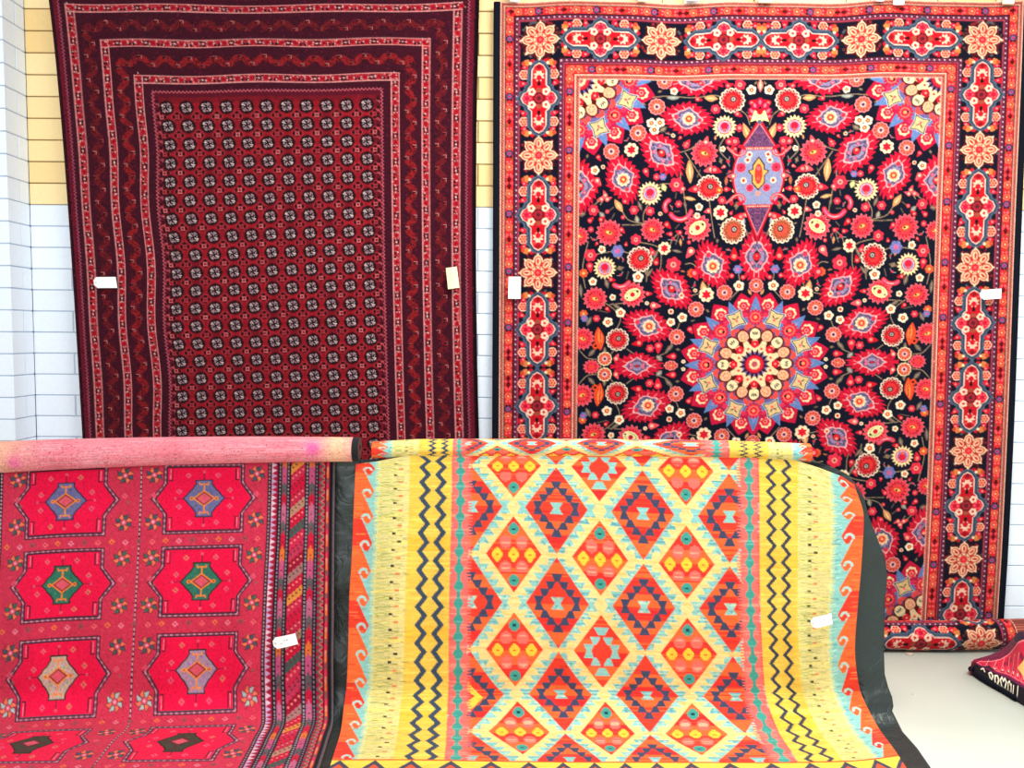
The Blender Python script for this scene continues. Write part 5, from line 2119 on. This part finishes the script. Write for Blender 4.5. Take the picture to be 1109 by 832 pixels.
def troll_col(X, A, P_):
    base = np.zeros(X.shape + (3,))
    f = (TXR - X) / (TXR - TXL)
    px_ = 389.5 - f * 467.5
    PKc, TANc, MAG, ROS = lin((240, 138, 148)), lin((240, 186, 146)), lin((240, 96, 156)), lin((226, 104, 120))
    w1 = np.exp(-((px_ - 367) / 17) ** 2)[..., None]
    w2 = np.exp(-((px_ - 341) / 8) ** 2)[..., None] * np.exp(-((A - 1.4) / .6) ** 2)[..., None]
    w3 = (1 / (1 + np.exp((px_ - 26) / 9)))[..., None]
    w4 = (np.exp(-((px_ - 24) / 8) ** 2) * np.exp(-((A - .9) / .5) ** 2))[..., None]
    col = PKc * np.ones_like(base)
    st = (.5 + .5 * np.sin(X * 23 + 2) * np.sin(X * 7.3 + 1))[..., None]
    col = col * (1 - st * .45) + ROS * st * .45
    col = col * (1 - w1 * .9) + TANc * w1 * .9
    col = col * (1 - w3 * .8) + TANc * w3 * .8
    col = col * (1 - w2) + MAG * w2
    col = col * (1 - w4 * .8) + MAG * w4 * .8
    # show-through of the knots, in short rows across
    n = _tn.randn(X.shape[0], X.shape[1])
    n2 = np.repeat(_tn.randn(X.shape[0], X.shape[1] // 5 + 1), 5, 1)[:, :X.shape[1]]
    col = col * (1 + .10 * n + .09 * n2)[..., None]
    lo = np.repeat(_tn.randn(X.shape[0], X.shape[1] // 26 + 1), 26, 1)[:, :X.shape[1]]
    lo = lo + np.roll(lo, 3, 0)
    m_ = lo * (.6 + .4 * np.cos(A * 2)) > 1.5
    col[m_] = col[m_] * .78 + lin((150, 40, 60)) * .12
    col[lo < -1.7] = col[lo < -1.7] * .8 + .16
    spk = ((_tn.rand(*X.shape) < .05) & (A < 2.0)) | ((n2 > 1.5) & (n > .2))
    col[spk] = col[spk] * .45
    # dark selvedge cords at the right end
    e = px_ > 382.5
    col[e] = lin((34, 34, 36)) * (1 + .5 * np.sin(px_[e] * 3.1))[:, None]
    return np.clip(col, 0, 1)


xr = np.linspace(TXL, TXR, 560)
roll_mesh('rolled_end', troll_c, .0555, xr, 2.6, troll_col, MW, tribal, 110, .009, -1.25, 1)
del P, C, UU, VV, px, py
# ------------------------------------------------------------------ black plastic sheet behind the two draped rugs
def plastic_mat():
    m, nt, b = newmat('black_polythene')
    tc = node(nt, 'ShaderNodeTexCoord')
    n1 = node(nt, 'ShaderNodeTexNoise', Scale=5.0, Detail=3.0, Distortion=1.6)
    vo = node(nt, 'ShaderNodeTexVoronoi', feature='DISTANCE_TO_EDGE', Scale=7.0)
    nt.links.new(tc.outputs['Object'], n1.inputs['Vector'])
    av = node(nt, 'ShaderNodeVectorMath', operation='ADD')
    nt.links.new(tc.outputs['Object'], av.inputs[0])
    sc = node(nt, 'ShaderNodeVectorMath', operation='SCALE')
    sc.inputs['Scale'].default_value = .35
    nt.links.new(n1.outputs['Color'], sc.inputs[0])
    nt.links.new(sc.outputs[0], av.inputs[1])
    nt.links.new(av.outputs[0], vo.inputs['Vector'])
    b1 = node(nt, 'ShaderNodeBump', Strength=.35, Distance=.03)
    nt.links.new(n1.outputs['Fac'], b1.inputs['Height'])
    mr = node(nt, 'ShaderNodeMapRange')
    mr.inputs['From Max'].default_value = .12
    nt.links.new(vo.outputs['Distance'], mr.inputs['Value'])
    b2 = node(nt, 'ShaderNodeBump', Strength=.25, Distance=.006)
    nt.links.new(mr.outputs[0], b2.inputs['Height'])
    nt.links.new(b1.outputs[0], b2.inputs['Normal'])
    nt.links.new(b2.outputs[0], b.inputs['Normal'])
    b.inputs['Base Color'].default_value = L4((36, 46, 44))
    b.inputs['Roughness'].default_value = .42
    b.inputs['Specular IOR Level'].default_value = .5
    return m


MP = plastic_mat()
pys = np.concatenate([np.linspace(498.6, 760, 150), np.linspace(762, 880, 90)])
xl = np.full(len(pys), 343.0)
xl = np.interp(pys, [496, 740, 790, 832, 880], [344, 344, 340, 322, 296])
xrt = np.interp(pys, [496.5, 503, 508, 514, 526, 540, 560, 578, 604, 622, 650, 700, 730, 745, 755, 765, 770, 793, 811, 832, 880],
                [872, 893, 906, 918, 928, 936, 941, 948, 958, 961, 958.5, 957, 958, 962, 966, 967.5, 966, 977.5, 993.5, 1008, 1036])
s = np.linspace(0, 1, 330)
px = xl[:, None] + (xrt - xl)[:, None] * s[None]
py = np.repeat(pys[:, None], len(s), 1)
P = on_profile(px, py, PROF_P)
q = np.random.RandomState(3)
XX, ZZ = P[..., 0], P[..., 2] * 1.0 - P[..., 1] * .6
r = np.zeros(XX.shape)
for k in range(10):
    a = q.uniform(0, math.pi)
    f = q.uniform(6, 26)
    r += (np.abs(np.sin(f * (XX * math.cos(a) + ZZ * math.sin(a)) + q.uniform(0, 6))) - .6) * 3.0 / f
r = r * .020
# broad folds at the free right edge
fr = np.clip((px - 925) / 30, 0, 1)
r = r + fr * (.02 * np.sin((py - 560) / 60.0)) - fr * .03 * np.exp(-((py - 765) / 22.0) ** 2)
air = np.clip((P[..., 2] - .006) / .05, 0, 1)
behind = np.where(fr > 0, -1.0, .006)
r = np.clip(r, np.where(fr > .3, -.02, -.006), .014) * air
r[:3] *= .3
d = P - CAM
P = CAM + d * (1 + r / P[..., 1])[..., None]
# flap going back over the rail, only under the rolls
nb = int(np.searchsorted(s, .985))
rows = []
for dy, dz in ((.085, -.34), (.072, -.05), (.052, -.010), (.030, -.002), (.010, -.001)):
    rows.append(P[0] + np.array([0, dy, dz])[None] * np.clip((872 + 10 - px[0]) / 20, .02, 1)[:, None])
P = np.concatenate([np.array(rows), P], 0)
sheet = mesh_obj('plastic_sheet', P.reshape(-1, 3), grid_faces(P.shape[0], P.shape[1]), MP)
md = sheet.modifiers.new('thickness', 'SOLIDIFY')
md.thickness = .0012
md.offset = 1
sheet['label'] = 'crumpled black plastic sheet hanging behind the draped rugs and trailing onto the floor'
sheet['category'] = 'plastic sheet'

# ------------------------------------------------------------------ rack that carries the rolls
M_STEEL = plain('grey_steel_tube', (120, 124, 128), .35, .5, .05, 40, metal=.8)
rack = empty('display_rack', (.1, 3.12, 0), 'low steel tube rack holding up the two draped rugs from behind', 'rack')
zr = .932
tube('rail', [(-1.95, 3.105, zr), (1.05, 3.105, zr)], .018, M_STEEL, rack, 16)
for x in (-1.9, -.9, 1.0):
    tube('leg', [(x, 3.10, zr - .017), (x, 3.155, .02)], .014, M_STEEL, rack, 12)
    tube('foot', [(x, 3.09, .014), (x, 3.42, .014)], .0135, M_STEEL, rack, 12)
    tube('brace', [(x, 3.128, .5), (x, 3.36, .02)], .009, M_STEEL, rack, 10)

# ------------------------------------------------------------------ price tags
def tag(corners, surf, depth, mat, label, pointed, marks=(), string=None):
    """corners: picture outline in order tl, tr, br, bl; a real card a little in front of the cloth"""
    def hit(x, y):
        p = on_y(np.array(float(x)), np.array(float(y)), surf) if not isinstance(surf, list) else on_profile(np.array(float(x)), np.array(float(y)), surf)
        d_ = p - CAM
        return CAM + d_ * ((p[1] - depth) / p[1])
    tl, tr, br, bl = [np.array(c_, float) for c_ in corners]

    def bi(a, b_):
        t_ = tl + (tr - tl) * a
        l_ = bl + (br - bl) * a
        return t_ + (l_ - t_) * b_
    if pointed:
        out = [(0, .28), (.0, .72), (.14, 1), (1, 1), (1, 0), (.14, 0)]
    else:
        out = [(0, 0), (0, 1), (1, 1), (1, 0)]
    # subdivide outline for a slight curl
    bm = bmesh.new()
    pts = []
    for i in range(len(out)):
        a, b_ = np.array(out[i], float), np.array(out[(i + 1) % len(out)], float)
        n = 6 if np.hypot(*(b_ - a)) > .5 else 2
        for k in range(n):
            pts.append(a + (b_ - a) * k / n)
    cen = np.mean([hit(*bi(*p)) for p in pts], 0)

    def w3(p, o=0.0):
        h = hit(*bi(*p))
        cz = .0035 * math.sin(math.pi * float(np.clip(p[0], 0, 1)))
        h = h + np.array([0, -cz - o, 0])
        return Vector(h)
    # card as strips across so it can curl
    xs = sorted(set([round(float(p[0]), 4) for p in pts]))
    f_top, f_bot = {}, {}
    for x_ in xs:
        ys = [float(p[1]) for p in pts if abs(p[0] - x_) < 1e-3]
        f_top[x_], f_bot[x_] = min(ys), max(ys)
    prev = None
    for x_ in xs:
        t_, l_ = f_top[x_], f_bot[x_]
        if l_ - t_ < 1e-4:
            l_ = t_ + 1e-3
        ring_ = [bm.verts.new(w3((x_, t_), .0008)), bm.verts.new(w3((x_, l_), .0008)), bm.verts.new(w3((x_, l_))), bm.verts.new(w3((x_, t_)))]
        if prev:
            for k in range(4):
                bm.faces.new([prev[k], prev[(k + 1) % 4], ring_[(k + 1) % 4], ring_[k]])
        else:
            bm.faces.new(ring_[::-1])
        prev = ring_
    bm.faces.new(prev)
    bmesh.ops.recalc_face_normals(bm, faces=bm.faces)
    root = empty('price_tag', tuple(float(z) for z in cen), label, 'price tag')
    bm_obj('card', bm, mat, root)
    # punched eyelet and faint pencil marks
    if pointed:
        e = (.10, .5)
    else:
        e = (.5, .09)
    bm = bmesh.new()
    c0 = w3(e, .0014)
    for k in range(10):
        a = 2 * math.pi * k / 10
        bm.verts.new(c0 + Vector((.0021 * math.cos(a), 0, .0021 * math.sin(a))))
    bm.verts.ensure_lookup_table()
    bm.faces.new(bm.verts[:])
    bmesh.ops.solidify(bm, geom=bm.faces[:], thickness=.0004)
    bm_obj('eyelet', bm, M_INK, root)
    if marks:
        bm = bmesh.new()
        for (x1, y1, x2, y2) in marks:
            a, b_ = w3((x1, y1), .0012), w3((x2, y2), .0012)
            dv = (b_ - a)
            n_ = Vector((-dv.z, 0, dv.x)).normalized() * .0007
            vs = [bm.verts.new(p) for p in (a + n_, b_ + n_, b_ - n_, a - n_)]
            bm.faces.new(vs)
        bmesh.ops.solidify(bm, geom=bm.faces[:], thickness=.0003)
        bm_obj('pencil_mark', bm, M_INK, root)
    # cotton loop through the eyelet into the pile
    ca = w3(e, .001)
    tube('string', [ca, ca + Vector((-.006 if pointed else .001, .004, .007)), ca + Vector((-.010 if pointed else .003, depth, .012))], .0006, M_TAG2, root, 5)
    return root


SCR = [(.45, .42, .5, .36), (.5, .36, .55, .46), (.6, .34, .6, .5), (.6, .34, .66, .42), (.72, .36, .78, .4), (.3, .62, .42, .6)]
SCR2 = [(.25, .3, .5, .28), (.3, .42, .7, .40), (.25, .56, .6, .56), (.3, .62, .72, .6), (.55, .48, .66, .46)]
YT = YC - .012
tag([(100.8, 300.2), (125.3, 300.0), (127.2, 312.0), (102.5, 312.2)], YT, .024, M_TAG,
    'white pointed card tag on the left border of the dark maroon carpet', True, [(.18, .5, .2, .5)])
tag([(482.8, 290.4), (494.8, 289.0), (497.6, 311.6), (485.2, 313.4)], YT, .024, M_TAG2,
    'cream oblong tag tilted on the right border of the dark maroon carpet', False, SCR2)
tag([(550.8, 299.8), (564.2, 299.8), (563.9, 323.6), (550.2, 323.6)], YW - .047, .033, M_TAG,
    'white upright oblong tag at the left border of the navy floral carpet', False, SCR2)
tag([(1060.9, 314.4), (1084.6, 312.6), (1084.2, 323.4), (1062.0, 324.8)], YW - .047, .033, M_TAG,
    'white pointed tag lying level on the right border of the navy floral carpet', True, SCR)
tag([(294.6, 691.0), (319.8, 686.0), (323.0, 697.6), (297.0, 703.6)], PROF_R, .026, M_TAG,
    'white pointed tag tilted upward on the striped border of the crimson rug', True, SCR)
tag([(877.2, 669.6), (900.2, 664.2), (901.8, 675.8), (879.6, 681.2)], PROF_K, .034, M_TAG,
    'white pointed tag on the pale yellow band of the diamond kilim', True, SCR)

# ------------------------------------------------------------------ hanging rail above the frame and its clips
M_PEG = plain('cream_peg_plastic', (236, 226, 186), .5, .3, .03, 30)
M_PEGW = plain('white_peg_plastic', (238, 236, 232), .5, .3, .02, 30)
zrail = float(on_y(np.array(820.), np.array(-14.), YW - .05)[2])
rail = tube('hanging_rail', [(XP + .25, YW - .05, zrail), (2.9, YW - .05, zrail)], .014, plain('dark_steel_rail', (38, 30, 34), .5, .4, .1, 30), None, 16)
rail['label'] = 'dark steel rail along the brick wall from which both carpets hang'
rail['category'] = 'rail'
CL = 'clips along the top edge of the navy carpet'


def clip(pxl, pxr, pyb, mat, label):
    pt = on_y(np.array((pxl + pxr) / 2.), np.array(float(pyb)), YW - .075)
    wd = (pxr - pxl) / 224.0
    root = empty('carpet_clip', (float(pt[0]), YW - .05, zrail), label, 'clip')
    root['group'] = CL
    h = zrail - float(pt[2])

    def boxp(name, x0, x1, y0, y1, z0, z1, bv=.002):
        bm = bmesh.new()
        bmesh.ops.create_cube(bm, size=1)
        for v_ in bm.verts:
            v_.co = Vector((x0 + (v_.co.x + .5) * (x1 - x0), y0 + (v_.co.y + .5) * (y1 - y0), z0 + (v_.co.z + .5) * (z1 - z0)))
        bmesh.ops.bevel(bm, geom=bm.edges[:], offset=bv, segments=2, affect='EDGES')
        bm_obj(name, bm, mat, root)
    X0 = float(pt[0])
    boxp('front_jaw', X0 - wd / 2, X0 + wd / 2, YW - .078, YW - .066, zrail - h, zrail + .03)
    boxp('back_jaw', X0 - wd / 2, X0 + wd / 2, YW - .032, YW - .022, zrail - h, zrail + .03)
    # spring bridging over the rail
    pts = [(X0, YW - .05 + .023 * math.cos(t), zrail + .023 * math.sin(t)) for t in np.linspace(0, math.pi, 9)]
    tube('spring', pts, .003, M_STEEL, root, 8)


clip(552.5, 562.5, 1.6, M_PEGW, 'white clip at the far left of the navy carpet top edge')
clip(691.5, 700.5, 1.4, M_PEG, 'narrow cream clip second from the left on the navy carpet')
clip(743.5, 759.5, .9, M_PEGW, 'wide white clip between the cream clip and the middle one')
clip(822.0, 836.0, 2.9, M_PEG, 'cream clip above the centre of the navy carpet')
clip(949.0, 957.5, 1.3, M_PEGW, 'small white clip right of the centre one')
clip(968.0, 979.0, 5.2, M_PEGW, 'white clip hanging lowest, near the right end')
clip(1086.5, 1098.0, 4.4, M_PEG, 'cream clip at the far right corner of the navy carpet')

# ------------------------------------------------------------------ folded maroon rug on the floor at right
def folded():
    top = [(1051.5, 721), (1055, 716.5), (1062, 713.5), (1072, 710.5), (1083, 705.5), (1091, 699.5), (1097, 692), (1102, 686), (1112, 684), (1132, 684), (1165, 690)]
    bot = [(1051.5, 726), (1055, 731.5), (1062, 736.5), (1072, 742.5), (1083, 748.5), (1091, 753), (1097, 757), (1103, 760.5), (1112, 766), (1132, 778), (1165, 798)]
    Ht = .062
    n = 220
    t = np.linspace(0, 1, n)
    k = np.linspace(0, 1, len(top))
    ta = np.stack([np.interp(t, k, [p[0] for p in top]), np.interp(t, k, [p[1] for p in top])], 1)
    ba = np.stack([np.interp(t, k, [p[0] for p in bot]), np.interp(t, k, [p[1] for p in bot])], 1)
    sm_ = np.clip((t - .45) / .35, 0, 1)
    hh = Ht * np.clip(.55 + t * 4, 0, 1) ** .5 + .11 * sm_ * sm_ * (3 - 2 * sm_)
    back = on_floor(ta[:, 0], ta[:, 1], 0.0)
    # outline of the far side as seen at the height of the fold
    far = np.array([on_floor(np.array(a), np.array(b_), float(z)) for (a, b_), z in zip(ta, hh)])
    near = on_floor(ba[:, 0], ba[:, 1], .004)
    m_ = 150
    P_ = np.zeros((m_, n, 3))
    C_ = np.zeros((m_, n, 3))
    w_ = np.linspace(0, 1, m_)
    for j, a in enumerate(w_):
        # across: far foot -> rounded -> flat top -> rounded near edge -> foot
        if a < .12:
            b_ = a / .12
            g, z = -.012 * math.sin(math.pi * b_) , b_
        elif a < .66:
            b_ = (a - .12) / .54
            g, z = b_ * .80, 1 + .10 * math.sin(b_ * 5.5) * 1.0
        else:
            b_ = (a - .66) / .34
            g, z = .80 + .20 * math.sin(b_ * math.pi / 2), math.cos(b_ * math.pi / 2) ** .9 * .93 + 0
        base = far * (1 - g) + near * g
        P_[j, :, 0] = base[:, 0]
        P_[j, :, 1] = base[:, 1]
        low = Ht * np.clip(.55 + t * 4, 0, 1) ** .5
        P_[j, :, 2] = .004 + (hh * (1 - min(1, g / .8)) + low * min(1, g / .8)) * z if a >= .12 else .004 + hh * z
    # the rug's pattern, charted over length (0-200) and width (0-100)
    T_, A_ = np.meshgrid(t * 200, w_ * 100)
    wine, dk, cr, pk, cream = (112, 22, 52), (24, 14, 22), (200, 30, 60), (224, 104, 108), (242, 230, 200)
    ch = Chart(0, 0, 200, 100, 4, wine)
    q_ = random.Random(8)
    for _ in range(900):
        ch.disc(q_.uniform(0, 200), q_.uniform(0, 46), q_.uniform(1, 3), q_.choice([(96, 18, 48), (128, 28, 60), (84, 20, 50)]), .9)
    ch.poly([(0, 12), (24, 8), (30, 40), (14, 62), (0, 62)], (150, 26, 52))
    ch.poly([(118, 0), (150, 0), (156, 34), (128, 24)], (44, 18, 46))
    # crimson patterned panel
    ch.poly([(26, 60), (34, 44), (70, 40), (110, 34), (150, 26), (200, 22), (200, 70), (26, 70)], cr)
    for _ in range(60):
        x_, y_ = q_.uniform(36, 198), q_.uniform(38, 68)
        ch.poly([(x_ - 4, y_), (x_, y_ - 4), (x_ + 4, y_), (x_, y_ + 4)], q_.choice([(150, 24, 48), (226, 44, 70), (120, 20, 50)]))
    for k in range(9):
        x_ = 44 + k * 17
        ch.line([(x_, 66), (x_ + 8, 50), (x_ + 16, 66)], 1.4, pk)
        ch.line([(x_ + 8, 50), (x_ + 13, 38)], 1.1, (240, 150, 140))
        ch.disc(x_ + 8, 60, 2.2, (240, 190, 170))
    ch.line([(26, 60), (34, 44), (70, 40), (110, 34), (150, 26), (200, 22)], 1.8, (236, 120, 124))
    ch.line([(28, 66), (80, 68), (140, 66), (200, 64)], 1.3, (236, 120, 124))
    for a_ in np.linspace(0, 6.2, 9):
        ch.disc(32 + 5 * math.cos(a_), 56 + 7 * math.sin(a_), 1.5, (236, 120, 130))
    ch.poly([(138, 52), (158, 40), (178, 52), (158, 62)], (238, 176, 100))
    ch.poly([(40, 70), (58, 52), (70, 70)], (30, 14, 26))
    ch.rect(0, 70, 200, 76, (98, 22, 62))
    ch.rect(0, 76, 200, 100, dk)
    # white strokes on the black end
    for pts in ([(40, 82), (45, 77), (48, 83)], [(60, 89), (57, 82), (61, 78), (65, 83), (63, 90)], [(70, 91), (69, 81), (74, 79), (77, 86), (75, 92)],
                [(84, 92), (80, 84), (84, 78), (88, 84), (92, 78), (96, 83), (93, 92)], [(102, 93), (101, 83), (106, 79), (110, 84)],
                [(112, 93), (113, 82)], [(119, 94), (121, 82)], [(134, 95), (137, 79)]):
        ch.line(pts, 2.6, cream)
    for k in range(16):
        ch.line([(76 + k * 2.6, 92), (77 + k * 2.6, 97)], .9, (150, 140, 120))
    jitter(ch, .12, 0, 5)
    C_ = ch.sample(T_, A_)
    V = [P_.reshape(-1, 3)]
    Cc = [C_.reshape(-1, 3)]
    N = m_ * n
    Fq = [grid_faces(m_, n, True)]
    # underside and both ends closed
    bott = np.stack([P_[0], P_[-1]], 0).copy()
    bott[..., 2] = .002
    V.append(bott.reshape(-1, 3))
    Cc.append(np.tile(lin(dk), (2 * n, 1)))
    Fq.append(grid_faces(2, n) + N)
    o = mesh_obj('pile', np.concatenate(V), np.concatenate(Fq), MW, None, True, np.concatenate(Cc))
    c0 = near[60]
    root = empty('folded_rug', (float(c0[0]), float(c0[1]), 0.0), 'folded maroon rug with a black and white end lying on the cream floor at right', 'rug')
    adopt(o, root)
    # corded edge wrapping the fold, and a second layer peeking out underneath
    loopp = [tuple(far[i] * (1, 1, 0) + np.array([0, .004, .012 + hh[i] * .35])) for i in range(110, -1, -6)] + [tuple(near[i] + np.array([0, -.003, .009])) for i in range(0, 150, 6)]
    tube('corded_edge', loopp, .010, M_SELV, root, 8)


folded()

# ------------------------------------------------------------------ scraps on the floor
def crumb(name, xy_, size, col, label, seed, flat=.35):
    q_ = random.Random(seed)
    p = on_floor(np.array(float(xy_[0])), np.array(float(xy_[1])), 0)
    bm = bmesh.new()
    bmesh.ops.create_icosphere(bm, subdivisions=2, radius=1)
    for v_ in bm.verts:
        k = 1 + q_.uniform(-.3, .3)
        v_.co = Vector((v_.co.x * size[0] * k, v_.co.y * size[1] * k, max(-.25, v_.co.z) * size[1] * flat * k))
    zmin = min(v_.co.z for v_ in bm.verts)
    for v_ in bm.verts:
        v_.co.z -= zmin
    me = bpy.data.meshes.new(name)
    bm.to_mesh(me)
    bm.free()
    me.materials.append(plain(name + '_fibre', col, .9, .1, .2, 90))
    o = bpy.data.objects.new(name, me)
    COL.objects.link(o)
    o.location = (float(p[0]), float(p[1]), .0005)
    o['label'], o['category'] = label, 'lint'
    return o


crumb('lint_tuft', (978.5, 703.5), (.012, .012), (190, 174, 130), 'pale brown tuft of lint on the floor below the rolled carpet', 3)
crumb('lint_tuft', (985, 709), (.014, .012), (196, 170, 150), 'pinkish tuft of lint on the floor, nearer than the brown one', 4)
crumb('lint_tuft', (989.5, 752.5), (.008, .005), (196, 190, 176), 'tiny grey speck of lint on the floor beside the plastic sheet', 5)
